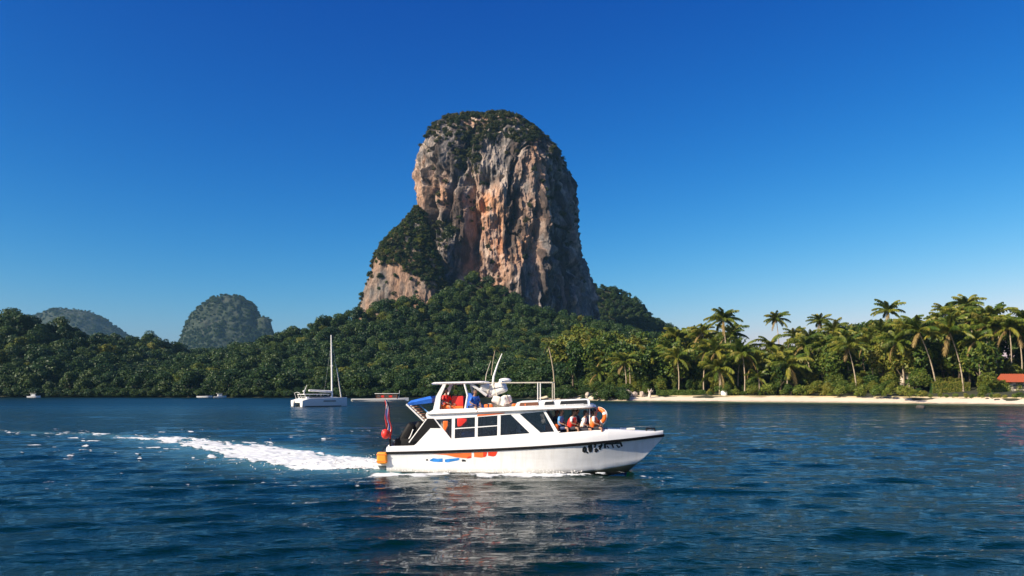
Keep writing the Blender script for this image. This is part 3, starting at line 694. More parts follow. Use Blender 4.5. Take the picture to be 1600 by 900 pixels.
# coast: the mixed trees behind the palms (tops follow the photograph's tree line)
COAST_TOP = ([880, 950, 1000, 1050, 1100, 1150, 1185, 1250, 1300, 1350, 1420, 1500, 1600, 1700], [508, 518, 522, 518, 516, 522, 534, 524, 512, 503, 499, 497, 499, 494])
for i in range(84):
    px = 885 + (i * 0.618034 % 1) * 745; row = rnd.random()
    s = 17 + 68 * row; Yb = float(np.interp(px, [880, 950, 1100, 1300, 1450, 1600], [310, 273, 256, 237, 218, 201])) + s
    x = (px - 800) / FPX * Yb; zt = CAM_H + (HOR - np.interp(px, *COAST_TOP) + 6 - rnd.uniform(0, 14) - 34 * (1 - row) ** 1.6) * Yb / FPX
    zg = float(terrain_h(np.array([x]), np.array([Yb]))[0]); h = max(5.0, (zt - zg) * 1.06)
    if px > 1540 and row < 0.35: continue
    lab = ('low front' if row < 0.33 else 'middle' if row < 0.66 else 'tall back') + ' broadleaf tree of the beach grove ' + zone(px, COAST_Z)
    e, c = add_tree(x, Yb, h, 'coast', lab, 'trees behind the beach, ' + zone(px, COAST_Z), wide=rnd.uniform(0.8, 1.05) * (1.15 if h < 9 else 1))
    SRC['coast'].append(c)
# shoreline trees of the wooded hills
for i in range(176):
    px = -30 + (i * 0.618034 % 1) * 920; Ys = float(np.interp(px, [0, 450, 600, 750, 850, 900], [392, 380, 372, 359, 326, 305]))
    s = 1.5 + 46 * rnd.random() ** 1.3; Yb = Ys + s; x = (px - 800) / FPX * Yb
    lab = ('tree overhanging the water ' if s < 12 else 'tree of the second row ' if s < 26 else 'tree higher on the shore slope ') + zone(px, SHORE_Z)
    e, c = add_tree(x, Yb, rnd.uniform(7, 12.5), 'hill', lab, 'shore trees ' + zone(px, SHORE_Z), wide=rnd.uniform(0.9, 1.2))
    SRC['hill'].append(c)

# woods that cover the hills: one mass, instanced from the crowns above
def scatter(name, label, pts, scl, wid, srcs, kind_name='forest'):
    me = bpy.data.meshes.new(name); pts = np.asarray(pts, np.float32)
    me.vertices.add(len(pts)); me.vertices.foreach_set('co', pts.ravel())
    rng = np.random.default_rng(len(pts))
    attr(me, 'scl', np.stack([scl * wid, scl * wid, scl], -1).astype(np.float32), 'FLOAT_VECTOR')
    attr(me, 'rot', np.stack([rng.normal(0, 0.08, len(pts)), rng.normal(0, 0.08, len(pts)), rng.uniform(0, 6.28, len(pts))], -1).astype(np.float32), 'FLOAT_VECTOR')
    attr(me, 'pick', rng.integers(0, len(srcs), len(pts)).astype(np.int32), 'INT')
    o = bpy.data.objects.new(name, me); link(o); tag(o, label, 'forest' if kind_name == 'forest' else 'shrubs', None, 'stuff')
    g = bpy.data.node_groups.new(name, 'GeometryNodeTree')
    g.interface.new_socket('Geometry', in_out='INPUT', socket_type='NodeSocketGeometry'); g.interface.new_socket('Geometry', in_out='OUTPUT', socket_type='NodeSocketGeometry')
    gi = g.nodes.new('NodeGroupInput'); go = g.nodes.new('NodeGroupOutput'); ip = g.nodes.new('GeometryNodeInstanceOnPoints')
    j = g.nodes.new('GeometryNodeJoinGeometry')
    for sO in srcs:
        oi = g.nodes.new('GeometryNodeObjectInfo'); oi.transform_space = 'ORIGINAL'; oi.inputs['Object'].default_value = sO; oi.inputs['As Instance'].default_value = True
        g.links.new(oi.outputs['Geometry'], j.inputs[0])
    def named(nm, typ):
        q = g.nodes.new('GeometryNodeInputNamedAttribute'); q.data_type = typ; q.inputs['Name'].default_value = nm; return q.outputs['Attribute']
    g.links.new(gi.outputs[0], ip.inputs['Points']); g.links.new(j.outputs[0], ip.inputs['Instance']); ip.inputs['Pick Instance'].default_value = True
    g.links.new(named('pick', 'INT'), ip.inputs['Instance Index']); g.links.new(named('rot', 'FLOAT_VECTOR'), ip.inputs['Rotation']); g.links.new(named('scl', 'FLOAT_VECTOR'), ip.inputs['Scale'])
    g.links.new(ip.outputs[0], go.inputs[0])
    md = o.modifiers.new('scatter', 'NODES'); md.node_group = g
    return o
def variants(key):
    seen, out = set(), []
    for c in SRC[key]:
        if c.data.name not in seen: seen.add(c.data.name); out.append(c)
    return out
def hill_points(x0, x1, y0, y1, step, seed, cond):
    rng = np.random.default_rng(seed)
    X, Y = np.meshgrid(np.arange(x0, x1, step), np.arange(y0, y1, step)); X = X + rng.uniform(-.48, .48, X.shape) * step; Y = Y + rng.uniform(-.48, .48, Y.shape) * step
    X, Y = X.ravel(), Y.ravel(); Z = terrain_h(X, Y); s = Y - shore_y(X); a = X / Y * FPX + 800
    k = (s > 10) & cond(X, Y, Z, a); return np.stack([X, Y, Z - 0.4], -1)[k]
rng0 = np.random.default_rng(77)
pA = hill_points(-420, 175, 300, 690, 5.6, 1, lambda X, Y, Z, a: (a > -60) & (a < 1120) & (Z > 1.5) & ~((np.abs(X - ROCK_C.x) < 70) & (Y > 665)) & ((Y - shore_y(X) > 40) | (a < 880)))
scatter('forest', 'dense dark green forest over the hills round the bay', pA, 5.5 + 8.5 * rng0.random(len(pA)) ** 1.8, rng0.uniform(0.85, 1.3, len(pA)), variants('hill') * 2 + variants('coast')[:1])
pB = hill_points(60, 330, 780, 960, 3.6, 2, lambda X, Y, Z, a: (a > 880) & (a < 1110) & (Z > 6))
rgF = np.random.default_rng(8); fx = rgF.uniform(-330, 40, 900); fs_ = rgF.uniform(-3.0, 12, 900); fy = shore_y(fx) + fs_
pF = np.stack([fx, fy, np.maximum(terrain_h(fx, fy), 0.0) - 0.5], -1)
scatter('undergrowth', 'dark fringe of bushes overhanging the water along the wooded shore', pF, rgF.uniform(2.2, 5.5, 900), rgF.uniform(1.1, 1.6, 900), variants('hill'))
scatter('forest', 'dark wooded hill behind the right foot of the rock tower', pB, rng0.uniform(5, 9, len(pB)), rng0.uniform(0.9, 1.25, len(pB)), variants('hill'))
pC = hill_points(20, 260, 200, 420, 4.2, 3, lambda X, Y, Z, a: (a > 900) & (a < 1680) & ~((a > 1548) & (Y < 234)) & ~((a > 1440) & (a < 1530) & (Y < 246)) & ~((a > 1406) & (a < 1428) & (Y < 247) & (Y > 236)) & ~((a > 1015) & (a < 1110) & (Y < 280)) & (Y - shore_y(X) > 14) & (Y - shore_y(X) < 120))
scatter('undergrowth', 'green undergrowth filling the grove behind the beach', pC, rng0.uniform(3.2, 8.5, len(pC)) * (0.62 + 0.38 * sstep(14, 30, pC[:, 1] - shore_y(pC[:, 0]))), rng0.uniform(0.9, 1.3, len(pC)), variants('coast'))

# plants that hang on the rock
cl_src = empty('cliff_bush', tuple(P(706, 372, 655)), 0.3); cl_src.scale = (9, 9, 9)
tag(cl_src, 'bush clinging to the ledge on the left face of the rock tower', 'bush')
for v in range(4):
    c = bpy.data.objects.new('foliage', CROWN['cliff'][v]); c.location = (rnd.uniform(-.4, .4), rnd.uniform(-.2, .2), rnd.uniform(-.2, .2)); link(c, cl_src); SRC['cliff'].append(c)
def rock_points(me, n_try, seed, prob):
    nv = len(me.polygons); cen = np.empty(nv * 3, np.float32); nor = np.empty(nv * 3, np.float32); ar = np.empty(nv, np.float32)
    me.polygons.foreach_get('center', cen); me.polygons.foreach_get('normal', nor); me.polygons.foreach_get('area', ar)
    cen = cen.reshape(-1, 3); nor = nor.reshape(-1, 3); rng = np.random.default_rng(seed)
    px = cen[:, 0] / cen[:, 1] * FPX + 800; py = HOR - (cen[:, 2] - CAM_H) / cen[:, 1] * FPX
    p = prob(px, py, nor, cen) * ar; p = np.clip(p, 0, None); p = p / p.sum()
    return cen[rng.choice(nv, n_try, p=p)]
def pr_main(px, py, n, c):
    nz = fbm(c[:, 0] / 14, c[:, 1] / 14, c[:, 2] / 14, 3, 201); f = n[:, 1] < 0.45
    cap = sstep(232, 205, py + 14 * nz) * 1.0
    gul = 1.2 * np.exp(-((px - 730) / 16) ** 2) * sstep(205, 225, py) * sstep(285, 255, py)
    rgt = 0.5 * sstep(845, 868, px) * sstep(275, 230, py) * sstep(-0.05, 0.2, nz)
    led = 0.35 * sstep(0.35, 0.7, n[:, 2]) * sstep(-0.1, 0.3, nz)
    foot = 0.7 * sstep(420, 450, py + 20 * nz) * sstep(700, 690, px)
    led2 = 1.3 * np.exp(-((px - 690 + (py - 362) * 0.9) / 22) ** 2 - ((py - 362) / 20) ** 2) * sstep(-0.35, 0.0, nz)
    return f * (led2 + cap + gul + led + foot + rgt + 0.012 * sstep(0.1, 0.3, nz))
pR = rock_points(rock_me, 2300, 5, pr_main)
scatter('cliff_shrubs', 'low dark shrubs on the summit and ledges of the rock tower', pR - np.array([0, 0, 0.8]), rng0.uniform(2.4, 5.6, len(pR)), rng0.uniform(0.9, 1.4, len(pR)), SRC['cliff'], 'shrubs')
def pr_butt(px, py, n, c):
    nz = fbm(c[:, 0] / 14, c[:, 1] / 14, c[:, 2] / 14, 3, 202); lim = np.interp(px, [560, 580, 620, 660, 720], [408, 410, 415, 440, 480])
    return (n[:, 1] < 0.5) * (sstep(lim + 8, lim - 12, py + 22 * nz) * 1.2 + 0.04 + 0.5 * sstep(0.15, 0.4, nz))
pS = rock_points(butt_me, 1250, 6, pr_butt)
scatter('cliff_shrubs', 'bushes covering the buttress left of the rock tower', pS - np.array([0, 0, 0.9]), rng0.uniform(2.6, 5.6, len(pS)), rng0.uniform(0.9, 1.4, len(pS)), SRC['cliff'] + variants('hill')[:2] + variants('coast')[:1], 'shrubs')

for dm, cnt, lab in ((DOMES[0], 2600, 'far scrub and trees on the rounded dome'), (DOMES[1], 300, 'far scrub on the spur of the rounded dome'), (DOMES[2], 2600, 'far trees on the long low hill at the left')):
    pD = rock_points(dm.data, cnt, 9, lambda px, py, n, c: (n[:, 1] < 0.3) * (0.25 + sstep(-0.2, 0.3, fbm(c[:, 0] / 70, c[:, 1] / 70, c[:, 2] / 70, 3, 203))))
    scatter('far_woods', lab, pD - np.array([0, 0, 2.0]), rng0.uniform(5, 10, len(pD)), rng0.uniform(1.0, 1.5, len(pD)), variants('hill'), 'shrubs')

# ---- coconut palms
def frond_mesh(seed, droop, up, mat, n=32):
    """a feathered palm frond one unit long: arching midrib, leaflets hanging to both sides"""
    rng = random.Random(seed); mb = MB(); pts = []
    for i in range(13):
        t = i / 12; a = up - (up + droop) * t ** 1.25
        if i == 0: p = Vector((0, 0, 0))
        else: p = pts[-1] + Vector((math.cos(a), 0, math.sin(a))) / 12
        pts.append(p)
    mb.tube(pts, [0.016 * (1 - 0.85 * i / 12) for i in range(13)], 4)
    for i in range(n):
        t = 0.10 + 0.88 * i / (n - 1); k = t * 12; j = min(int(k), 11); p = pts[j].lerp(pts[j + 1], k - j); d = (pts[j + 1] - pts[j]).normalized()
        L = 0.215 * math.sin(math.pi * min(1, t * 0.85 + 0.12)) ** 0.7 * rng.uniform(0.85, 1.12)
        for s in (-1, 1):
            o = (Vector((0, s, 0)) * 0.72 + d * rng.uniform(0.5, 0.8) + Vector((0, 0, -0.25 - rng.uniform(0, 0.4)))).normalized()
            mid = p + o * L * 0.5; tip = p + o * L + Vector((0, 0, -0.07 * rng.uniform(0.5, 1.6))); w = d * 0.022
            vs_ = mb._new([p - w, p + w, mid + w * 1.1, tip, mid - w * 1.1]); mb.bm.faces.new(vs_)
    me = mb.mesh('frond'); me.materials.append(mat); return me
FR_UP = [frond_mesh(s, 0.10, 1.20, M['palm_leaf']) for s in (1, 2)]; FR_MID = [frond_mesh(s, 0.55, 0.62, M['palm_leaf']) for s in (3, 4)]
FR_LOW = [frond_mesh(s, 1.05, 0.10, M['palm_leaf']) for s in (5, 6)]; FR_DRY = [frond_mesh(7, 1.5, -0.5, M['palm_dry'], 18)]
def palm(px, py, Y, bx, by, label, L=5.2, n=21, slim=1.0, zb=None):
    if px > 900:
        for _ in range(3): Y = max(Y, float(shore_y(np.array([(bx - 800) / FPX * Y]))[0]) + 17.0)
    top = P(px, py, Y); base = P(bx, by, Y); zg = float(terrain_h(np.array([base.x]), np.array([Y]))[0]) if zb is None else zb
    e = empty('coconut_palm', (base.x, Y, zg)); tag(e, label, 'palm', 'coconut palms along the beach')
    T = top - e.location; rg = random.Random(int(px * 7 + py)); mb = MB(); pts = []
    for i in range(11):
        t = i / 10; bend = math.sin(t * math.pi) * 0.05 * T.length * (1 if T.x < 0 else -1)
        pts.append(Vector((T.x * t ** 1.25 + bend * 0.6, rg.uniform(-.03, .03), T.z * t - 0.3 * (1 - t))))
    mb.tube(pts, [(0.24 - 0.11 * i / 10 + (0.09 if i == 0 else 0)) * slim for i in range(11)], 8)
    mb.build('trunk', M['palm_bark'], e, True)
    mc = MB()
    for k in range(6):
        a = rg.uniform(0, 6.28); mc.ball(T + Vector((0.28 * math.cos(a), 0.28 * math.sin(a), -0.3)), 0.16, 7, 5)
    mc.build('coconuts', M['bark'], e, True)
    for k in range(n):
        f = k / (n - 1); a = k * 2.39996 + rg.uniform(-.25, .25)
        me = rg.choice(FR_UP if f < 0.42 else FR_MID if f < 0.76 else FR_LOW) if f < 0.96 else FR_DRY[0]
        o = bpy.data.objects.new('frond', me); o.location = T + Vector((0, 0, 0.1)); o.rotation_euler = (rg.uniform(-.25, .25), rg.uniform(-.28, .28), a)
        s = L * 1.28 * rg.uniform(0.85, 1.12); o.scale = (s, s, s); link(o, e)
    return e
palm(1325, 543, 246, 1338, 602, 'leaning palm with a pale trunk standing alone left of the small white hut')
palm(1436, 519, 238, 1463, 596, 'left one of the two strongly leaning pale trunked palms right of the small hut', 5.6)
palm(1484, 519, 236, 1505, 592, 'right one of the two strongly leaning pale trunked palms, above the clipped hedge', 6.0)
palm(1550, 497, 250, 1547, 590, 'large full palm with a broad crown near the right edge, against the sky', 6.4, 24)
palm(1232, 572, 245, 1231, 612, 'low palm with hanging fronds near the sand in the middle of the beach', 6.0, 24)
palm(1122, 577, 252, 1124, 613, 'low palm with fronds reaching the sand right of the yellow green hedge', 6.2, 24)
palm(1130, 500, 286, 1132, 600, 'tall palm rising above the grove just right of the dark hill', 5.4)
palm(1098, 520, 290, 1100, 600, 'palm with a small crown just left of the tall palm by the dark hill', 4.4)
palm(1213, 499, 300, 1216, 600, 'lone palm crown standing out against the sky in the gap of the grove', 4.2)
palm(1281, 503, 300, 1283, 600, 'thin palm crown against the sky, second of the two lone crowns from the left', 4.2)
palm(1388, 487, 292, 1392, 600, 'palm rising above the round trees left of the leaning palms', 5.2)
palm(1510, 478, 285, 1511, 600, 'upright palm behind, just left of the large full palm', 5.2)
palm(1478, 490, 288, 1480, 600, 'half hidden palm crown behind the right leaning palm', 4.6)
palm(1592, 522, 240, 1596, 600, 'yellowish palm cut by the right edge of the picture', 5.4)
palm(1160, 553, 256, 1163, 608, 'yellow green palm with drooping fronds in front of the tall palm', 5.4, 22)
palm(1058, 560, 262, 1060, 612, 'yellowish bushy palm behind the yellow green hedge', 5.0, 20)
palm(975, 566, 280, 978, 614, 'palm with fine fronds left of the bleached stump', 4.8)
palm(1185, 590, 250, 1186, 612, 'small young palm between the two low palms', 3.6, 14)
palm(1290, 545, 262, 1292, 605, 'palm tucked in the shade left of the lone leaning palm', 4.6)
palm(1405, 530, 262, 1408, 600, 'palm half hidden behind the left leaning palm', 4.8)
palm(1530, 540, 258, 1532, 598, 'palm with low hanging fronds under the large full palm', 4.8)
palm(857, 541, 322, 866, 615, 'slender palm with a bare pale trunk behind the speedboat roof rail', 3.0, 10, 1.3)
palm(774, 545, 365, 768, 612, 'thin bent palm with a yellow tuft behind the flybridge of the speedboat', 2.2, 9, 1.2)

rp = random.Random(21)
for i in range(40):
    px = 935 + (i * 0.618034 % 1) * 680; lo = np.interp(px, [930, 1050, 1130, 1190, 1300, 1400, 1600], [548, 525, 512, 528, 508, 498, 490]); d_ = rp.random()
    Y = float(np.interp(px, [880, 950, 1100, 1300, 1450, 1600], [310, 273, 256, 237, 218, 201])) + 17 + 40 * d_
    where = 'left of the tallest left palm' if px < 1130 else 'below the two lone crowns' if px < 1290 else 'between the three leaning palms' if px < 1430 else 'behind the large full palm'
    palm(px, lo - 6 + 42 * (1 - d_) ** 1.2 + rp.uniform(0, 12), Y, px + rp.uniform(-5, 12), 606, 'crowded grove palm with hidden trunk ' + where, rp.uniform(4.2, 5.6), 18)
# ---- shrubs and hedges along the sand
for i in range(58):
    px = 880 + i * 12.8 + rnd.uniform(-5, 5)
    if 1025 < px < 1100: continue
    x0 = (px - 800) / FPX * 250; Yb = float(shore_y(np.array([x0]))[0]) + (rnd.uniform(13, 18) if px > 1025 else rnd.uniform(21, 27)); x = (px - 800) / FPX * Yb
    lab = 'bright green shrub at the edge of the sand ' + zone(px, COAST_Z)
    e = empty('shrub', (x, Yb, 1.6), rnd.uniform(0, 6.28)); h = rnd.uniform(1.6, 4.4) if not (px > 1545 or 1452 < px < 1520) else rnd.uniform(1.1, 1.7); e.scale = (h * rnd.uniform(0.9, 1.5), h * rnd.uniform(0.9, 1.5), h)
    tag(e, lab, 'shrub', 'shrubs ' + zone(px, COAST_Z))
    link(bpy.data.objects.new('foliage', rnd.choice(CROWN['shrub'])), e)
def hedge(px0, px1, y_top, Y, depth, zb, label):
    a = P(px0, y_top, Y); b = P(px1, y_top, Y); rng = np.random.default_rng(int(px0)); Lx = b.x - a.x; H = a.z - zb; n = int(Lx * 420)
    f = rng.random(n); x = rng.uniform(0, Lx, n); y = rng.uniform(0, depth, n); z = rng.uniform(0, H, n)
    top = f < 0.5; z = np.where(top, H * (1 + 0.05 * np.sin(x * 1.7)) + rng.normal(0, .08, n), z); y = np.where(top, y, rng.normal(0, 0.07, n) + 0.12 * np.sin(x * 2))
    c = np.stack([x, y, z], -1); nm = np.where(top[:, None], [0, 0, 1.0], [0, -1.0, 0.2]) + rng.normal(size=(n, 3)) * 0.6; nm /= np.linalg.norm(nm, axis=1)[:, None]
    t = np.cross(nm, rng.normal(size=(n, 3))); t /= np.linalg.norm(t, axis=1)[:, None]; bb = np.cross(nm, t); s = rng.uniform(0.1, 0.22, n)[:, None]
    V = np.stack([c - t * s, c + bb * s * .6, c + t * s, c - bb * s * .6], 1).reshape(-1, 3)
    e = empty('hedge', (a.x, Y, zb)); tag(e, label, 'hedge')
    me = np_mesh('hedge_leaves', V, np.arange(n * 4).reshape(-1, 4)); o = mesh_obj('foliage', me, M['leaf_shrub'], e)
    MB().box(0.15, Lx - 0.15, 0.15, depth - 0.1, 0, H - 0.2, 0.1).build('branches', M['leaf_hill'], e)
hedge(1026, 1102, 610, 274, 2.0, 1.9, 'long low clipped yellow green hedge at the back of the sand')
hedge(1457, 1516, 597.5, 236, 2.2, 1.9, 'clipped dark hedge in front, below the leaning palms')
hedge(1462, 1506, 591, 242, 2.0, 2.1, 'raised clipped hedge behind the dark hedge below the leaning palms')
hedge(1545, 1625, 596, 226, 2.0, 2.0, 'low hedge in front of the red roofed house')

# ---- things on the beach
def rock_mesh(seed, mat):
    rng = np.random.default_rng(seed); t = bmesh.new(); bmesh.ops.create_icosphere(t, subdivisions=3, radius=1.0)
    V = np.array([v.co[:] for v in t.verts]); d = 1 + 0.35 * fbm(V[:, 0] * 1.3 + seed, V[:, 1] * 1.3, V[:, 2] * 1.3, 3, seed)
    for v, q in zip(t.verts, d): v.co = v.co * float(q)
    me = bpy.data.meshes.new('boulder'); t.to_mesh(me); t.free(); me.materials.append(mat); return me
def boulder(px, py, Y, wpx, hpx, mat, label, seed, group=None, zb=None):
    p = P(px, py, Y); s = Y / FPX; me = rock_mesh(seed, mat)
    o = bpy.data.objects.new('boulder', me); z = p.z if zb is None else zb
    o.location = (p.x, Y, z); o.scale = (wpx * s / 2, wpx * s / 2 * 0.8, hpx * s); o.rotation_euler = (0, 0, seed); link(o); tag(o, label, 'rock', group)
boulder(1438, 639.5, 170, 14, 5, M['dark_rock'], 'dark rock standing in the shallow water off the beach', 401, zb=0.12)
boulder(1543, 629, 214, 9, 5, M['dark_rock'], 'small pointed dark rock on the sand, left of the larger one', 402, None, 0.75)
boulder(1558, 631, 211, 13, 6, M['dark_rock'], 'larger flat dark rock at the water edge of the sand', 403, None, 0.6)
boulder(1580, 626, 218, 8, 3.5, M['dark_rock'], 'small dark rock highest on the sand near the right edge', 404, None, 1.2)
for i, (px, w, h) in enumerate([(935, 10, 5), (948, 13, 7), (958, 10, 5), (968, 14, 7), (982, 16, 8), (992, 9, 5), (1003, 10, 6), (918, 8, 4)]):
    boulder(px, 617, 282 - i * 0.8, w, h, M['pale_rock'], 'pale stone in the heap on the sand left of the bleached stump', 410 + i, 'pale stones on the sand')
boulder(1132, 615, 268, 11, 7, M['white_paint'], 'white rounded stone under the low palm right of the hedge', 430)
def stump():
    e = empty('tree_stump', (P(1015, 616, 272).x, 272, 1.5)); tag(e, 'pale bleached stump with short upright branches left of the low hedge', 'stump')
    rg = random.Random(4); mb = MB(); mb.tube([(0, 0, -0.2), (0.05, 0, 0.9), (0.15, 0, 1.6)], [0.55, 0.42, 0.3], 9); mb.build('trunk', M['pale_wood'], e, True)
    for k in range(9):
        a = rg.uniform(0, 6.28); r = rg.uniform(0.5, 1.3); z = rg.uniform(0.6, 1.4)
        MB().tube([(0.08, 0, z), (r * 0.5 * math.cos(a), r * 0.5 * math.sin(a), z + 0.5), (r * math.cos(a), r * math.sin(a), z + rg.uniform(0.8, 1.5))], [0.17, 0.13, 0.07], 7).build('branch', M['pale_wood'], e, True)
stump()
def hut():
    p = P(1417, 594, 247); e = empty('beach_hut', (p.x, 247, 4.2)); tag(e, 'small cream walled hut half hidden under the trees left of the leaning palms', 'hut')
    MB().box(-1.5, 1.5, -1.3, 1.3, -3.0, 4.6, 0.03).build('wall', M['plaster'], e)
    MB().prism([(-2.0, 4.5), (2.0, 4.5), (0, 6.0)], -1.8, 1.8).build('roof', M['bark'], e)
    d = MB().box(0.2, 1.0, -1.36, -1.31, -0.3, 2.2).build('door', M['brown'], e); MB().box(0.28, 0.34, -1.42, -1.36, 1.0, 1.12).build('handle', M['steel'], d)
    MB().box(-1.1, -0.3, -1.35, -1.31, 1.9, 2.9).build('window', M['dark_inside'], e)
hut()
def house():
    p = P(1602, 595, 226); e = empty('beach_house', (p.x, 226, 3.2)); tag(e, 'low house with a red tiled roof behind the hedge at the right edge', 'house')
    MB().box(-4.6, 8, 0, 5, -2.5, 2.9, 0.03).build('wall', M['plaster'], e)
    rf = MB().prism([(-0.9, 2.75), (5.9, 2.75), (2.5, 5.1)], -5.4, 8.8, 'x').build('roof', M['roof_red'], e)
    for k in range(24):
        x = -5.35 + k * 0.6
        MB().tube([(x, -0.97, 2.80), (x, 2.45, 5.17)], 0.07, 5).build('tile_row', M['roof_red'], rf, True)
    for x in (-3.4, -1.0, 2.0): MB().box(x, x + 1.1, -0.06, -0.01, 0.9, 2.1).build('window', M['dark_inside'], e)
house()
# ================================================================== THE SPEEDBOAT
boat = empty('speedboat', BOAT_O, BOAT_HEAD)
tag(boat, 'white speedboat with cabin and crowded open bow speeding to the right', 'speedboat')
BOAT_M = Matrix.Translation(BOAT_O) @ Matrix.Rotation(BOAT_HEAD, 4, 'Z')
def q(px, py): return ((px - 603) / 32.9, (741 - py) / 32.9)      # side elevation of the boat, metres from stern and waterline
def qs(*pts): return [q(*p) for p in pts]
LEN = 13.25
def sheer_z(x): t = x / LEN; return 0.93 + 0.34 * t + 0.50 * t * t
def half_beam(x):
    t = np.clip((x - 6.8) / (LEN - 6.8), 0, 1); return 1.62 + 0.12 * min(1.0, x / 5) - 1.72 * float(t) ** 2.3
def hull_sec(x):
    """points (y, z) of the starboard half section from keel to rub rail"""
    zs = sheer_z(x); b = half_beam(x); t = float(np.clip((x - 8.0) / (LEN - 8.0), 0, 1))
    zk = -0.42 + 0.42 * float(np.clip((x - 8.5) / 3.1, 0, 1)) ** 1.8
    if x > 11.6: zk = (x - 11.6) / (LEN - 11.6) * (zs - 0.12)
    zc = min(0.02 + 0.62 * t ** 1.4, zs - 0.08); zc = max(zc, zk + 0.02)
    bc = b * (0.93 - 0.40 * t)
    pts = [(0, zk), (bc * 0.55, zk + (zc - zk) * 0.5), (bc, zc), (bc + 0.02, zc + 0.03)]
    for k in range(1, 7):
        f = k / 6; pts.append((bc + 0.02 + (b - bc - 0.02) * (f ** (1 + 0.7 * t)), zc + 0.03 + (zs - zc - 0.03) * f))
    return pts
def hull_y(x, z):
    s = hull_sec(x)[3:]; return float(np.interp(z, [p[1] for p in s], [p[0] for p in s]))
XS = [0, 0.4, 1, 2, 3, 4, 5, 6, 7, 7.7, 8.4, 9.0, 9.6, 10.1, 10.6, 11.1, 11.5, 11.9, 12.3, 12.65, 12.95, 13.15, LEN]
mb = MB(); rings = []
for x in XS:
    s = hull_sec(x); rings.append([(x, -y, z) for y, z in s[::-1]] + [(x, y, z) for y, z in s[1:]])
mb.loft(rings, False, False)
tr = mb._new(rings[0]); mb.bm.faces.new(tr)
bmesh.ops.remove_doubles(mb.bm, verts=mb.bm.verts[:], dist=0.0005)
hull = mb.build('hull', None, boat, True, 28)
mt, nt_, b_ = new_mat('hull_gelcoat')                      # white topsides, ochre below the chine
tc = N(nt_, 'ShaderNodeTexCoord'); sx = N(nt_, 'ShaderNodeSeparateXYZ'); nt_.links.new(tc.outputs['Object'], sx.inputs[0])
cl = N(nt_, 'ShaderNodeMath', operation='SUBTRACT'); mr = N(nt_, 'ShaderNodeMapRange'); mr.inputs['From Min'].default_value = 8.6; mr.inputs['From Max'].default_value = 12.4; mr.inputs['To Min'].default_value = -0.1; mr.inputs['To Max'].default_value = 0.50
nt_.links.new(sx.outputs[0], mr.inputs[0]); nt_.links.new(sx.outputs[2], cl.inputs[0]); nt_.links.new(mr.outputs[0], cl.inputs[1])
gt = N(nt_, 'ShaderNodeMath', operation='GREATER_THAN'); gt.inputs[1].default_value = 0.0; nt_.links.new(cl.outputs[0], gt.inputs[0])
ns = noise_node(nt_, 1.2, 5, 0.6, (0.5, 1, 3)); rw = ramp(nt_, [(0.3, (0.72, 0.73, 0.72)), (0.65, (0.83, 0.83, 0.81))], ns.outputs[0])
mx = N(nt_, 'ShaderNodeMix', data_type='RGBA'); mx.inputs['A'].default_value = (0.33, 0.27, 0.18, 1)
gs = noise_node(nt_, 2.2, 6, 0.65, (2.5, 1, 0.35)); gr_ = ramp(nt_, [(0.45, (1, 1, 1)), (0.75, (0.70, 0.66, 0.58))], gs.outputs[0])
mg = N(nt_, 'ShaderNodeMix', data_type='RGBA', blend_type='MULTIPLY'); mg.inputs['Factor'].default_value = 0.42
nt_.links.new(rw.outputs[0], mg.inputs['A']); nt_.links.new(gr_.outputs[0], mg.inputs['B'])
wl = N(nt_, 'ShaderNodeMath', operation='MULTIPLY_ADD'); wl.inputs[1].default_value = 0.45; wr_ = N(nt_, 'ShaderNodeMapRange'); wr_.inputs['From Min'].default_value = 0.52; wr_.inputs['From Max'].default_value = 0.22; wr_.inputs['To Max'].default_value = 0.55
nt_.links.new(gs.outputs[0], wl.inputs[0]); nt_.links.new(sx.outputs[2], wl.inputs[2]); nt_.links.new(wl.outputs[0], wr_.inputs[0])
mw = N(nt_, 'ShaderNodeMix', data_type='RGBA'); mw.inputs['B'].default_value = (0.42, 0.37, 0.27, 1)
nt_.links.new(wr_.outputs[0], mw.inputs['Factor']); nt_.links.new(mg.outputs['Result'], mw.inputs['A'])
nt_.links.new(gt.outputs[0], mx.inputs['Factor']); nt_.links.new(mw.outputs['Result'], mx.inputs['B']); nt_.links.new(mx.outputs['Result'], b_.inputs['Base Color'])
b_.inputs['Roughness'].default_value = 0.25; b_.inputs['Coat Weight'].default_value = 0.25
hull.data.materials.append(mt)
for sgn, nm in ((-1, 'rub_rail'), (1, 'rub_rail')):
    g = []
    for x in XS:
        b = half_beam(x); z = sheer_z(x); y = sgn * (b + 0.005); o = sgn * 0.05
        g.append([(x + (0.03 if x > 13 else 0), y - o, z - 0.07), (x + (0.04 if x > 13 else 0), y + o * 0.7, z - 0.06), (x + (0.06 if x > 13 else 0), y + o, z), (x + (0.04 if x > 13 else 0), y + o * 0.7, z + 0.06), (x + (0.03 if x > 13 else 0), y - o, z + 0.07)])
    MB().loft(g, True, True).build(nm, M['black_rubber'], boat, True)
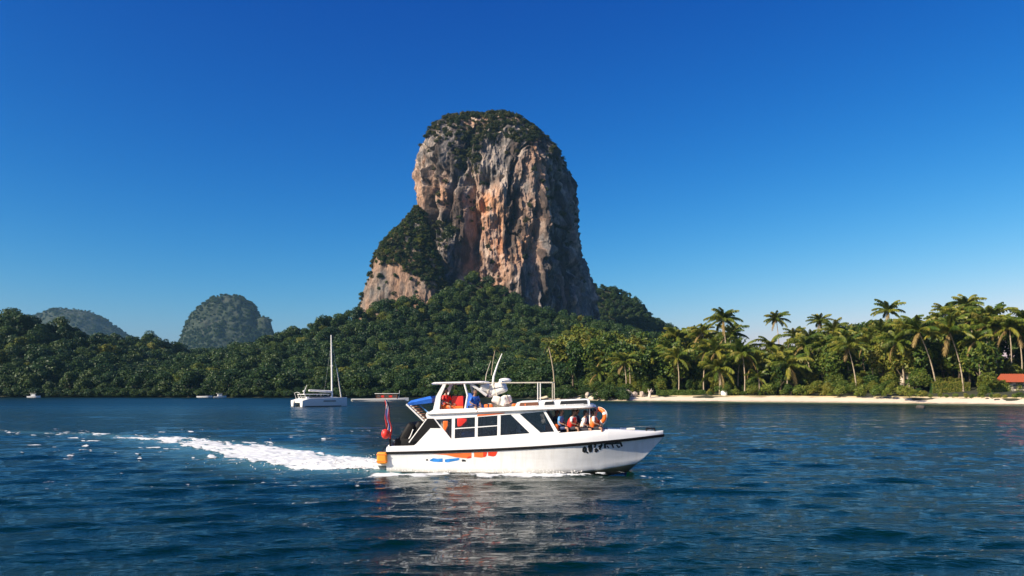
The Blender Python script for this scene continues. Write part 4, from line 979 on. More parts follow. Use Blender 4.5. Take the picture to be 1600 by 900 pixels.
# topside moulding and deck above the rail
def bulw(x):
    k = 0.30 + 0.28 * float(sstep(1.0, 6.5, x)); k *= 1.0 - 0.62 * float(sstep(10.2, LEN, x)); return k
g = []
for x in XS:
    b = half_beam(x); z = sheer_z(x) + 0.062; h = bulw(x) - 0.06; iw = min(0.34, b * 0.5)
    half = [(-b * 1.0 + 0.004, z), (-b + 0.03 * min(1, b), z + h * 0.35), (-b + iw * 0.30, z + h * 0.8), (-b + iw * 0.62, z + h), (-b + iw, z + h + 0.015)]
    g.append([(x, y, zz) for y, zz in half] + [(x, -y, zz) for y, zz in half[::-1]])
def deck_part(i0, i1, full, name):
    m2 = MB()
    if full: m2.loft(g[i0:i1], False, False)
    else:
        m2.loft([r[:5] for r in g[i0:i1]], False, False); m2.loft([r[5:] for r in g[i0:i1]], False, False)
        floor = []
        for x in XS[i0:i1]:
            b = half_beam(x); iw = min(0.34, b * 0.5); z = sheer_z(x) + bulw(x) + 0.015; w = b - iw
            floor.append([(x, -w, z), (x, -w + 0.02, 1.02 if x < 7 else 1.42), (x, w - 0.02, 1.02 if x < 7 else 1.42), (x, w, z)])
        m2.loft(floor, False, False)
    return m2.build(name, M['gelcoat'], boat, True, 50)
ia = next(i for i, x in enumerate(XS) if x >= 10.6)
deck_part(0, ia + 1, False, 'side_deck'); fd = deck_part(ia, len(XS), True, 'foredeck')
x = XS[ia]; b = half_beam(x); MB().box(x - 0.03, x + 0.03, -b + 0.36, b - 0.36, 1.42, sheer_z(x) + bulw(x) + 0.01).build('bow_bulkhead', M['gelcoat'], boat)
MB().box(11.2, 11.9, -0.32, 0.32, 2.05, 2.12, 0.03).build('hatch', M['off_white'], fd)
MB().tube([(12.45, -0.22, 1.98), (12.45, -0.22, 2.10), (12.85, -0.16, 2.10), (12.85, -0.16, 1.98)], 0.03, 8).build('cleat', M['black_rubber'], fd, True)
MB().tube([(12.45, 0.22, 1.98), (12.45, 0.22, 2.10), (12.85, 0.16, 2.10), (12.85, 0.16, 1.98)], 0.03, 8).build('cleat', M['black_rubber'], fd, True)
MB().box(10.75, 11.0, -0.85, -0.5, 2.02, 2.08, 0.02).build('grab_strip', M['black_rubber'], fd)
# ---- cabin
CY = 1.40
def cab_y(z): return CY - 0.10 * (z - 1.6)
def side_poly(poly, name, mat, parent, t=0.05, out=0.0, both=True, bev=0.0):
    """a plate following the cabin side, one mesh for each side"""
    res = []
    for sgn in ((-1, 1) if both else (-1,)):
        m2 = MB(); n = len(poly)
        A = m2._new([(p[0], sgn * (cab_y(p[1]) + out), p[1]) for p in poly]); B = m2._new([(p[0], sgn * (cab_y(p[1]) + out - t), p[1]) for p in poly])
        m2.bm.faces.new(A); m2.bm.faces.new(B[::-1])
        for k in range(n): m2.bm.faces.new((A[k], B[k], B[(k + 1) % n], A[(k + 1) % n]))
        res.append(m2.build(name, mat, parent))
    return res
LOW = 0.12
cabin = empty('cabin', (0, 0, -LOW), 0, boat)
# lower wall up to the sills, and the header above the windows
side_poly(qs((640, 700), (850, 690), (878, 671), (700, 684), (690, 686), (666, 690), (650, 692)), 'lower_wall', M['gelcoat'], cabin)
side_poly(qs((664, 646), (676, 638), (835, 632), (858, 640), (812, 644), (746, 649.5), (680, 653.5), (668, 655)), 'header', M['gelcoat'], cabin)
side_poly(qs((668, 655), (680.5, 653.5), (706, 684), (690, 686), (666, 690), (650, 692), (672, 668)), 'aft_pillar', M['gelcoat'], cabin, out=0.004)
side_poly(qs((706.5, 652), (711.5, 651.7), (711.5, 684), (706.5, 684.4)), 'pillar', M['gelcoat'], cabin, out=0.004)
side_poly(qs((743.5, 649.6), (748, 649.3), (748, 681.2), (743.5, 681.5)), 'pillar', M['gelcoat'], cabin, out=0.004)
side_poly(qs((779, 647), (784, 646.6), (784, 679), (779, 679.3)), 'pillar', M['gelcoat'], cabin, out=0.004)
side_poly(qs((800, 645.4), (814, 644.2), (848, 674.2), (832, 676)), 'windscreen_pillar', M['gelcoat'], cabin, out=0.012)
side_poly(qs((851, 640.4), (855, 640.2), (874, 671), (868.5, 671.8)), 'front_pillar', M['gelcoat'], cabin, out=0.006)
for pl in (((681, 653.4), (707, 651.8), (707, 684.3)), ((711, 651.6), (744, 649.5), (744, 681.6), (711, 684)), ((747.5, 649.2), (779.5, 646.9), (779.5, 679.4), (747.5, 681.3)),
           ((783.5, 646.6), (801, 645.3), (833, 676), (783.5, 679.2)), ((813, 644.3), (851.5, 640.5), (870, 671.8), (847, 674.3))):
    side_poly(qs(*pl), 'window_pane', M['glass'], cabin, t=0.012, out=-0.02)
for pl in (((711, 667), (744, 664.8), (744, 666.2), (711, 668.6)), ((747.5, 664.4), (779.5, 662), (779.5, 663.4), (747.5, 666))):
    side_poly(qs(*pl), 'window_bar', M['gelcoat'], cabin, t=0.02, out=0.0)
MB().sheet([[(7.6, -1.30, 1.95), (7.6, 1.30, 1.95)], [(7.35, -1.26, 3.05), (7.35, 1.26, 3.05)]]).build('windscreen', M['glass'], cabin)
MB().box(2.3, 7.5, -1.32, 1.32, 1.0, 1.06).build('floor', M['dark_inside'], cabin)
for k in range(4):
    for s in (-0.8, 0.8):
        m2 = MB(); x = 3.0 + k * 1.0; m2.box(x, x + 0.5, s - 0.42, s + 0.42, 1.4, 1.52, 0.04); m2.box(x - 0.05, x + 0.08, s - 0.42, s + 0.42, 1.5, 2.12, 0.04); m2.box(x + 0.1, x + 0.4, s - 0.1, s + 0.1, 1.06, 1.4)
        m2.build('seat', M['navy'] if k != 1 else M['brown'], cabin, True)
dash = MB().box(6.75, 7.3, -1.2, 1.2, 1.06, 2.0, 0.06).build('dashboard', M['dark_inside'], cabin)
MB().torus((6.72, -0.6, 1.95), 0.19, 0.02, Matrix.Rotation(R(70), 3, 'Y'), 20, 6).build('steering_wheel', M['black_rubber'], dash, True)
# aft cockpit: dark slanted screen and coaming
MB().prism(qs((640, 693), (672, 689), (690, 672), (677, 656), (668, 656)), -CY + 0.06, -CY + 0.10).build('aft_screen', M['black_rubber'], boat)
MB().prism(qs((640, 693), (672, 689), (690, 672), (677, 656), (668, 656)), CY - 0.10, CY - 0.06).build('aft_screen', M['black_rubber'], boat)
MB().tube([(1.05, -1.28, 1.42), (1.9, -1.22, 2.55)], 0.03, 8).build('stanchion', M['white_paint'], boat, True)
MB().tube([(1.05, 1.28, 1.42), (1.9, 1.22, 2.55)], 0.03, 8).build('stanchion', M['white_paint'], boat, True)
MB().box(0.32, 1.75, -1.25, 1.2, 1.02, 1.62, 0.10).build('aft_bench', M['black_rubber'], boat, True)
for k, (x0, yy) in enumerate(((0.62, -1.08), (1.02, -0.98), (1.42, -0.88))):          # three tilted black padded seats with white piping
    st = empty('padded_seat', (x0, 0, 1.40), 0, boat); st.rotation_euler = (0, R(32), 0)
    MB().box(-0.24, 0.24, yy - 0.12, 0.9, -0.15, 1.08 + 0.08 * k, 0.18, 3).build('cushion', M['black_rubber'], st, True)
    MB().tube([(0.21, yy - 0.10, 0.02), (0.24, yy - 0.10, 0.5), (0.17, yy - 0.09, 0.88)], 0.03, 6).build('piping', M['white_paint'], st, True)
# outboards
for yy in (-0.1, 0.8):
    ob = empty('outboard_motor', (0.02, yy, -0.72), 0, boat); ob.rotation_euler = (0, R(12), 0)
    pr = [(0.30, 0.62, 1.05), (0.26, 0.66, 1.25), (0.22, 0.68, 1.55), (0.20, 0.62, 1.80), (0.10, 0.42, 1.98)]
    rings = []
    for w, l, z in pr:
        ring = []
        for k in range(16):
            a = 2 * math.pi * k / 16; ca, sa = math.cos(a), math.sin(a)
            ring.append((-0.42 + l * 0.55 * math.copysign(abs(ca) ** 0.7, ca), w * math.copysign(abs(sa) ** 0.7, sa), z))
        rings.append(ring)
    MB().loft(rings).build('cowling', M['black_gloss'], ob, True, 50)
    MB().box(-0.58, -0.28, -0.12, 0.12, -0.45, 1.06, 0.04).build('leg', M['black_rubber'], ob, True)
    MB().box(-0.80, -0.10, -0.13, 0.13, 0.98, 1.08, 0.03).build('trim_band', M['white_paint'], ob, True)
MB().box(-0.7, 0.02, -1.45, 1.45, 0.30, 0.42, 0.04).build('swim_platform', M['gelcoat'], boat, True)
# ---- roof
def plan(x0, x1, w, r, zz, crown=0.05, n=8):
    pts = []
    for cx, cy, a0 in ((x1 - r, w - r, 0), (x0 + 0.15, w - 0.15, 90), (x0 + 0.15, -w + 0.15, 180), (x1 - r, -w + r, 270)):
        rr = r if cx > (x0 + x1) / 2 else 0.15
        for k in range(n + 1):
            a = R(a0 + 90 * k / n); pts.append((cx + rr * math.cos(a), cy + rr * math.sin(a), zz(cx + rr * math.cos(a))))
    return pts
rz = lambda x: 2.86 + 0.043 * (x - 2.0)
mb = MB(); mb.loft([plan(1.95, 9.95, 1.30, 0.7, lambda x: rz(x)), plan(1.88, 10.05, 1.40, 0.75, lambda x: rz(x) + 0.07), plan(1.92, 10.0, 1.37, 0.72, lambda x: rz(x) + 0.16), plan(2.1, 9.8, 1.15, 0.6, lambda x: rz(x) + 0.19)])
roof = mb.build('roof', M['gelcoat'], boat, True, 50); roof.location.z = -LOW
side_poly(qs((748, 645.2), (790, 642.3), (791, 643.6), (770, 646), (746, 648.2)), 'stripe', M['decal_orange'], cabin, t=0.01, out=0.012, both=True)
for y in (-1.05, 1.05): MB().tube([(9.75, y, 2.0), (9.72, y, 3.12)], 0.03, 8).build('roof_post', M['white_paint'], boat, True)
# raised coaming with dark side openings on the fore part of the roof
lk = MB().loft([[(6.1, -0.95, 3.16), (9.75, -0.85, 3.32), (9.75, 0.85, 3.32), (6.1, 0.95, 3.16)], [(6.25, -0.92, 3.48), (9.72, -0.82, 3.60), (9.72, 0.82, 3.60), (6.25, 0.92, 3.48)], [(6.5, -0.80, 3.55), (9.6, -0.72, 3.66), (9.6, 0.72, 3.66), (6.5, 0.80, 3.55)]]).build('roof_locker', M['gelcoat'], roof, True, 30)
for x0, x1, m_ in ((6.35, 7.3, 'brown'), (7.55, 8.05, 'ink'), (8.3, 9.62, 'ink')):
    zb = lambda x: 3.16 + 0.044 * (x - 6.1); yb = lambda x: -0.965 + 0.027 * (x - 6.1)
    m2 = MB(); vv = [(x0, yb(x0), zb(x0) + 0.10), (x1, yb(x1), zb(x1) + 0.10), (x1 - 0.04, yb(x1) + 0.012, zb(x1) + 0.29), (x0 + 0.06, yb(x0) + 0.012, zb(x0) + 0.29)]
    m2.loft([vv, [(v[0], v[1] + 0.05, v[2]) for v in vv]]); m2.build('locker_opening', M[m_], roof)
MB().tube([(5.9, -1.1, 3.26), (9.2, -1.05, 3.40), (9.9, -0.5, 3.42)], 0.02, 8).build('hand_rail', M['white_paint'], roof, True)
for x in (6.4, 7.5, 8.6): MB().tube([(x, -1.09, 3.15), (x, -1.09, 3.29 + 0.04 * (x - 6))], 0.025, 6).build('rail_post', M['white_paint'], roof, True)
# ---- flybridge
FLY_A, FLY_B = 1.0976, -0.4195                                     # stands on the roof, canopy at its own height
fly = empty('flybridge', (0, 0, FLY_B), 0, boat); fly.scale.z = FLY_A
mb = MB(); mb.loft([plan(2.1, 4.7, 0.95, 0.25, lambda x: 4.22 + 0.02 * (x - 2)), plan(2.05, 4.75, 1.0, 0.28, lambda x: 4.27 + 0.02 * (x - 2)), plan(2.15, 4.65, 0.9, 0.22, lambda x: 4.33 + 0.02 * (x - 2))])
mb.build('canopy', M['white_paint'], fly, True, 50)
for y in (-0.92, 0.92):
    mb = MB(); mb.loft([[(2.30 + dx, y + dy, 3.02) for dx, dy in ((-.16, -.05), (.16, -.05), (.16, .05), (-.16, .05))], [(2.42 + dx, y + dy, 3.7) for dx, dy in ((-.12, -.05), (.12, -.05), (.12, .05), (-.12, .05))], [(2.72 + dx, y + dy, 4.24) for dx, dy in ((-.08, -.05), (.08, -.05), (.08, .05), (-.08, .05))]])
    mb.build('canopy_arch', M['white_paint'], fly, True, 40)
    MB().tube([(3.72, y, 3.08), (3.85, y, 3.75), (3.70, y, 4.25)], 0.05, 8).build('canopy_post', M['white_paint'], fly, True)
    MB().tube([(4.65, y, 4.30), (7.95, y * 0.95, 4.32)], 0.022, 8).build('top_rail', M['canvas'], fly, True)
    MB().tube([(7.25, y * 0.96, 3.3), (7.25, y * 0.96, 4.31)], 0.024, 8).build('rail_post', M['white_paint'], fly, True)
    MB().tube([(7.95, y * 0.95, 3.3), (7.95, y * 0.95, 4.33)], 0.018, 8).build('rail_post', M['canvas'], fly, True)
MB().tube([(7.95, -0.87, 4.32), (7.95, 0.87, 4.32)], 0.02, 8).build('top_rail', M['canvas'], fly, True)
MB().sheet([[(3.05, -0.2 + 0.9 * t, 3.75), (3.05, -0.2 + 0.9 * t, 4.2)] for t in (0, 1)]).build('wind_screen', M['glass'], fly)
MB().box(3.0, 3.58, -0.55, 0.55, 3.12, 3.72, 0.05).build('helm_seat', M['red'], fly, True)
MB().box(2.75, 3.6, -0.72, -0.57, 3.06, 3.28, 0.03).build('seat_trim', M['orange'], fly, True)
mb = MB()
mb.loft([[(3.65, -0.78, 3.06), (4.62, -0.78, 3.08), (4.62, 0.5, 3.08), (3.65, 0.5, 3.06)], [(3.75, -0.66, 3.45), (4.3, -0.66, 3.4), (4.3, 0.4, 3.4), (3.75, 0.4, 3.45)], [(3.78, -0.55, 3.86), (3.95, -0.55, 3.84), (3.95, 0.3, 3.84), (3.78, 0.3, 3.86)]])
mb.build('console_cover', M['blue'], fly, True, 30)
MB().loft([[(0.95, -1.0, 3.30), (2.1, -1.0, 3.42), (2.1, 1.0, 3.42), (0.95, 1.0, 3.30)], [(0.92, -1.05, 3.40), (2.12, -1.05, 3.62), (2.12, 1.05, 3.62), (0.92, 1.05, 3.40)], [(1.05, -0.9, 3.52), (2.0, -0.9, 3.72), (2.0, 0.9, 3.72), (1.05, 0.9, 3.52)]]).build('aft_awning', M['blue'], fly, True, 40)
mb = MB(); mb.tube([(4.0, -0.8, 4.25), (4.75, -0.7, 3.75)], 0.07, 8); mb.build('canopy_strut', M['white_paint'], fly, True)
# ladder from the flybridge down to the aft deck
ld = empty('ladder', (0, 0, -0.05), 0, boat)
for y in (-1.02, -0.35): MB().tube([(0.85, y, 3.32), (1.72, y, 2.50)], 0.045, 8).build('rail', M['white_paint'], ld, True)
for k in range(7):
    t = (k + 0.5) / 7; MB().box(0.85 + 0.87 * t - 0.02, 0.85 + 0.87 * t + 0.36, -1.0, -0.37, 3.36 - 0.82 * t, 3.40 - 0.82 * t, 0.01).build('tread', M['brown'], ld)
MB().tube([(1.35, -0.75, 3.35), (1.95, -0.75, 2.85)], 0.03, 8).build('stay', M['light_blue'], ld, True)
# antennas and radar on the flybridge
an = MB().tube([(4.95, 0.0, 4.15), (5.0, 0.0, 4.6), (5.2, 0.0, 5.15), (5.42, 0.0, 5.62)], [0.055, 0.05, 0.035, 0.02], 8).build('antenna', M['white_paint'], fly, True)
MB().tube([(4.55, 0.1, 4.15), (4.62, 0.1, 4.7), (4.85, 0.1, 5.3)], [0.02, 0.016, 0.01], 6).build('whip_antenna', M['canvas'], fly, True)
MB().ball((5.55, 0.2, 4.42), (0.32, 0.32, 0.11), 16, 8).build('radar_dome', M['white_paint'], fly, True)
# flag on its staff
fs = MB().tube([(0.14, -1.35, 1.2), (0.02, -1.35, 3.4)], [0.04, 0.025], 8).build('flag_staff', M['black_rubber'], boat, True)
stripes = ['red', 'white_cloth', 'blue', 'white_cloth', 'red']
for k, m_ in enumerate(stripes):                                    # limp cloth hanging down the staff
    gr = []
    for j in range(13):
        z = 3.42 - j * 0.145; w_ = 0.14 + 0.13 * min(1, j / 5) + 0.02 * math.sin(j); row = []
        for i in range(5):
            u = (k + i / 4) / 5
            row.append((-0.12 + u * w_ + 0.035 * math.sin(j * 0.9) + 0.006 * j, -1.42 + 0.06 * math.sin(u * 15 + j * 0.5), z + 0.10 * math.sin(u * 5)))
        gr.append(row)
    MB().sheet(gr).build('flag_stripe', M[m_], fs, True)
# ---- painted marks on the hull side
def decal(poly, name, mat, off=0.006, nx=14, nz=3):
    """poly gives (px, top, bottom) columns; laid on the curve of the starboard side"""
    gr = []
    xs = np.linspace(poly[0][0], poly[-1][0], nx)
    for i, px in enumerate(xs):
        t0 = np.interp(px, [p[0] for p in poly], [p[1] for p in poly]); t1 = np.interp(px, [p[0] for p in poly], [p[2] for p in poly])
        col = []
        for k in range(nz + 1):
            x, z = q(px, t0 + (t1 - t0) * k / nz); z = min(z, sheer_z(x) - 0.085); col.append((x, -(hull_y(x, z) + off), z))
        gr.append(col)
    return MB().sheet(gr).build(name, mat, hull, True)
decal([(674, 710.2, 710.8), (700, 709.4, 712.5), (715, 708.8, 716), (735, 707.5, 717.6), (740, 707, 716.5)], 'orange_stroke', M['decal_orange'], nx=24)
decal([(744, 706.6, 715.2), (755, 706, 716.2), (762, 705.6, 714.8)], 'orange_stroke', M['decal_orange'])
decal([(758.5, 705.6, 715), (763, 705.4, 713.6), (764.5, 705.4, 708)], 'red_stroke', M['decal_red'], off=0.009)
decal([(766, 705.4, 713), (774, 704.8, 714.2), (778, 704, 713), (781, 703.6, 706)], 'red_stroke', M['decal_red'])
decal([(733, 715.6, 717.8), (739, 713.6, 716.8)], 'red_stroke', M['decal_red'], off=0.009, nx=6)
decal([(667.5, 719.3, 721.8), (670.5, 719.3, 721.8)], 'blue_stroke', M['ink'], nx=4)
decal([(673.5, 720.5, 722), (679, 717.6, 723.4), (686, 718.6, 723.8), (694, 717.8, 723.6)], 'blue_stroke', M['decal_blue'], nx=20)
decal([(697.5, 719.5, 723.8), (702, 718.8, 724.2), (710, 718, 722.4), (718, 717, 721), (720.5, 716.8, 719.4)], 'blue_stroke', M['decal_blue'], nx=20)
decal([(724.5, 719.4, 722.6), (728, 719.2, 722.6), (731, 720.6, 722.4)], 'blue_stroke', M['ink'], nx=6)
# the registration on the bow: four heavy characters, then a smaller run-together line
def glyph(strokes, name='letter'):
    for pts, w in strokes:
        poly = MB()
        for (a, b2) in zip(pts[:-1], pts[1:]):
            d = Vector((b2[0] - a[0], b2[1] - a[1])); nrm = Vector((-d.y, d.x)).normalized() * w * 0.78; ex = d.normalized() * w * 0.36
            c4 = [Vector(a) - ex + nrm, Vector(b2) + ex + nrm, Vector(b2) + ex - nrm, Vector(a) - ex - nrm]
            vv = []
            for p in c4:
                x, z = q(p.x, p.y); vv.append((x, -(hull_y(x, z) + 0.007), z))
            poly.bm.faces.new(poly._new(vv))
        poly.build(name, M['ink'], hull)
glyph([([(913.4, 702), (913.2, 705), (915, 706.2), (917, 705), (917.2, 701.5), (915.6, 699.4), (913.8, 700.6), (913.4, 703)], 2.0), ([(918, 706.6), (920, 708)], 1.6)])
glyph([([(922.6, 697), (923, 703), (924.4, 706)], 2.6), ([(924.8, 696.4), (925.6, 701), (925, 705.6)], 2.6)])
glyph([([(930, 695), (932.4, 694.8), (931.4, 698.4), (930.4, 699.6)], 1.6), ([(931.2, 703.6), (933.6, 702), (935.4, 704.6), (933, 706.4), (931.4, 704.8)], 1.7)])
glyph([([(938, 697.6), (939.4, 700), (940.8, 697.4), (942, 695.2)], 2.2), ([(940.6, 698), (938.4, 702.6)], 2.0)])
glyph([([(946.6, 694.6), (946.8, 700.4)], 2.0), ([(947.4, 694.6), (953, 694.2)], 1.4)])
glyph([([(950, 697.6), (952.4, 700.6)], 1.2), ([(954, 694.4), (962, 694)], 1.5), ([(957.6, 695), (959.8, 700.4)], 1.5)])
glyph([([(963, 693.6), (971, 693.2)], 1.8), ([(965, 696.4), (967.6, 700), (970, 699.2)], 1.5), ([(971, 693.4), (973, 698.4)], 2.0)])

def on_boat(o, loc, rz=0.0, rx=0.0, ry=0.0):
    if loc[2] > 3.0: loc = (loc[0], loc[1], loc[2] * FLY_A + FLY_B)
    from mathutils import Euler
    o.matrix_world = BOAT_M @ Matrix.Translation(loc) @ Euler((rx, ry, rz)).to_matrix().to_4x4()
    return o
# ---- loose things aboard, each its own
def lifebuoy(loc, rz, label):
    e = empty('life_ring'); on_boat(e, loc, rz); tag(e, label, 'life ring')
    Mx = Matrix.Rotation(R(90), 3, 'X')
    MB().torus((0, 0, 0), 0.31, 0.105, Mx, 32, 12).build('ring', M['orange'], e, True)
    for k in range(4):
        a = k * math.pi / 2 + 0.4; MB().torus((0, 0, 0), 0.31, 0.111, Mx, 4, 12, a - 0.17, a + 0.17).build('white_band', M['white_paint'], e, True)
    for k in range(4):
        a0 = k * math.pi / 2 + 0.4; pts = [Mx @ Vector(((0.44 - 0.03 * abs(math.sin(2 * (t - 0.0)))) * math.cos(a0 + t), (0.44 - 0.03 * abs(math.sin(2 * t))) * math.sin(a0 + t), 0)) for t in np.linspace(0, math.pi / 2, 7)]
        MB().tube(pts, 0.014, 6).build('grab_line', M['white_cloth'], e, True)
lifebuoy((10.2, -0.75, 2.72), R(-35), 'orange life ring hung upright at the front of the open bow')
def cushion(loc, size, mat, label, cat, name, rz=0.0, ry=0.0, rx=0.0, strap=None):
    e = empty(name); on_boat(e, loc, rz, rx, ry); tag(e, label, cat)
    m2 = MB(); m2.box(-size[0] / 2, size[0] / 2, -size[1] / 2, size[1] / 2, 0, size[2], min(size) * 0.32, 3)
    if name == 'canvas_bundle': bmesh.ops.subdivide_edges(m2.bm, edges=m2.bm.edges[:], cuts=2, use_grid_fill=True)
    m2.build('cover', M[mat], e, True)
    if name == 'canvas_bundle':
        oc = e.children[0]; V = np.array([v.co[:] for v in oc.data.vertices]); dd = 0.10 * fbm(V[:, 0] * 5 + loc[0], V[:, 1] * 5, V[:, 2] * 5, 3, 7)
        for v, k in zip(oc.data.vertices, dd): v.co += v.co.normalized() * float(k)
    if strap: MB().box(-0.03, 0.03, -size[1] / 2 - 0.012, size[1] / 2 + 0.012, -0.005, size[2] + 0.012, 0.008).build('strap', M[strap], e)
    return e
cushion((7.95, -1.08, 1.98), (0.62, 0.34, 0.36), 'orange', 'bright orange life vest lying on the side deck below the front window', 'life vest', 'life_vest', 0, 0, 0, 'dark_cloth')
cushion((2.95, -1.20, 1.62), (0.5, 0.2, 0.85), 'orange', 'orange life vest hanging inside the triangular cabin window', 'life vest', 'life_vest', 0.2, 0, 0, 'dark_cloth')
cushion((3.65, -1.20, 2.18), (0.5, 0.2, 0.42), 'red', 'red bag behind the second cabin window', 'bag', 'bag', 0.1)
cushion((3.95, -1.16, 1.66), (0.75, 0.3, 0.3), 'light_blue', 'light blue bag low behind the second cabin window', 'bag', 'bag', 0.1)
# fender and buoy at the stern
e = empty('fender'); on_boat(e, (-0.18, -1.62, 0.42)); tag(e, 'orange yellow box shaped fender hanging at the stern corner', 'fender')
MB().box(-0.24, 0.24, -0.16, 0.16, 0.0, 0.56, 0.09, 3).build('body', M['amber'], e, True)
MB().tube([(-0.02, 0, 0.52), (0.04, 0.08, 0.72), (0.18, 0.2, 0.86)], 0.02, 6).build('rope', M['black_rubber'], e, True)
for z in (0.12, 0.44): MB().box(-0.25, 0.25, -0.17, 0.17, z - 0.02, z + 0.02, 0.01).build('band', M['orange'], e)
e = empty('buoy'); on_boat(e, (-0.05, -1.52, 1.62)); tag(e, 'red ball buoy hanging from the flag staff', 'buoy')
MB().ball((0, 0, 0.22), (0.2, 0.2, 0.24), 16, 10).build('ball', M['red'], e, True)
MB().tube([(0, 0, 0.44), (0.06, 0.1, 0.62), (0.1, 0.16, 0.8)], 0.015, 6).build('rope', M['black_rubber'], e, True)
# white bundles stacked on the flybridge
for i, (x, y, z, s, r_, lab) in enumerate([(4.72, -0.45, 3.86, (0.85, 0.5, 0.42), 0.3, 'upper left white canvas bundle on the flybridge below the antenna'), (5.30, -0.35, 3.78, (1.0, 0.6, 0.58), -0.2, 'largest white canvas bundle on the flybridge under the rail'),
        (5.25, -0.45, 3.36, (0.7, 0.4, 0.36), 0.15, 'white bag at the bottom of the flybridge bundles, beside the orange vests'), (5.75, -0.5, 3.4, (0.45, 0.4, 0.4), 0.5, 'small white bag at the right end of the flybridge bundles')]):
    cushion((x, y, z), s, 'white_cloth', lab, 'bundle', 'canvas_bundle', r_, 0.35 * (-1) ** i, 0.1, 'canvas')
for i, (x, lab) in enumerate([(4.85, 'orange vest under the white bundles, nearest the blue console cover'), (6.2, 'orange vest on the cabin roof right of the white bundles'), (6.75, 'orange vest on the cabin roof, foremost of the three')]):
    cushion((x, -0.75, 3.16 + 0.03 * i), (0.42, 0.3, 0.22), 'orange', lab, 'life vest', 'life_vest', 0.2 * i, 0, 0, 'dark_cloth')
MB_c = cushion((5.5, 0.0, 3.22), (1.6, 0.5, 0.18), 'canvas', 'long rolled tan mat lying on the cabin roof', 'mat', 'rolled_mat', 0.03)

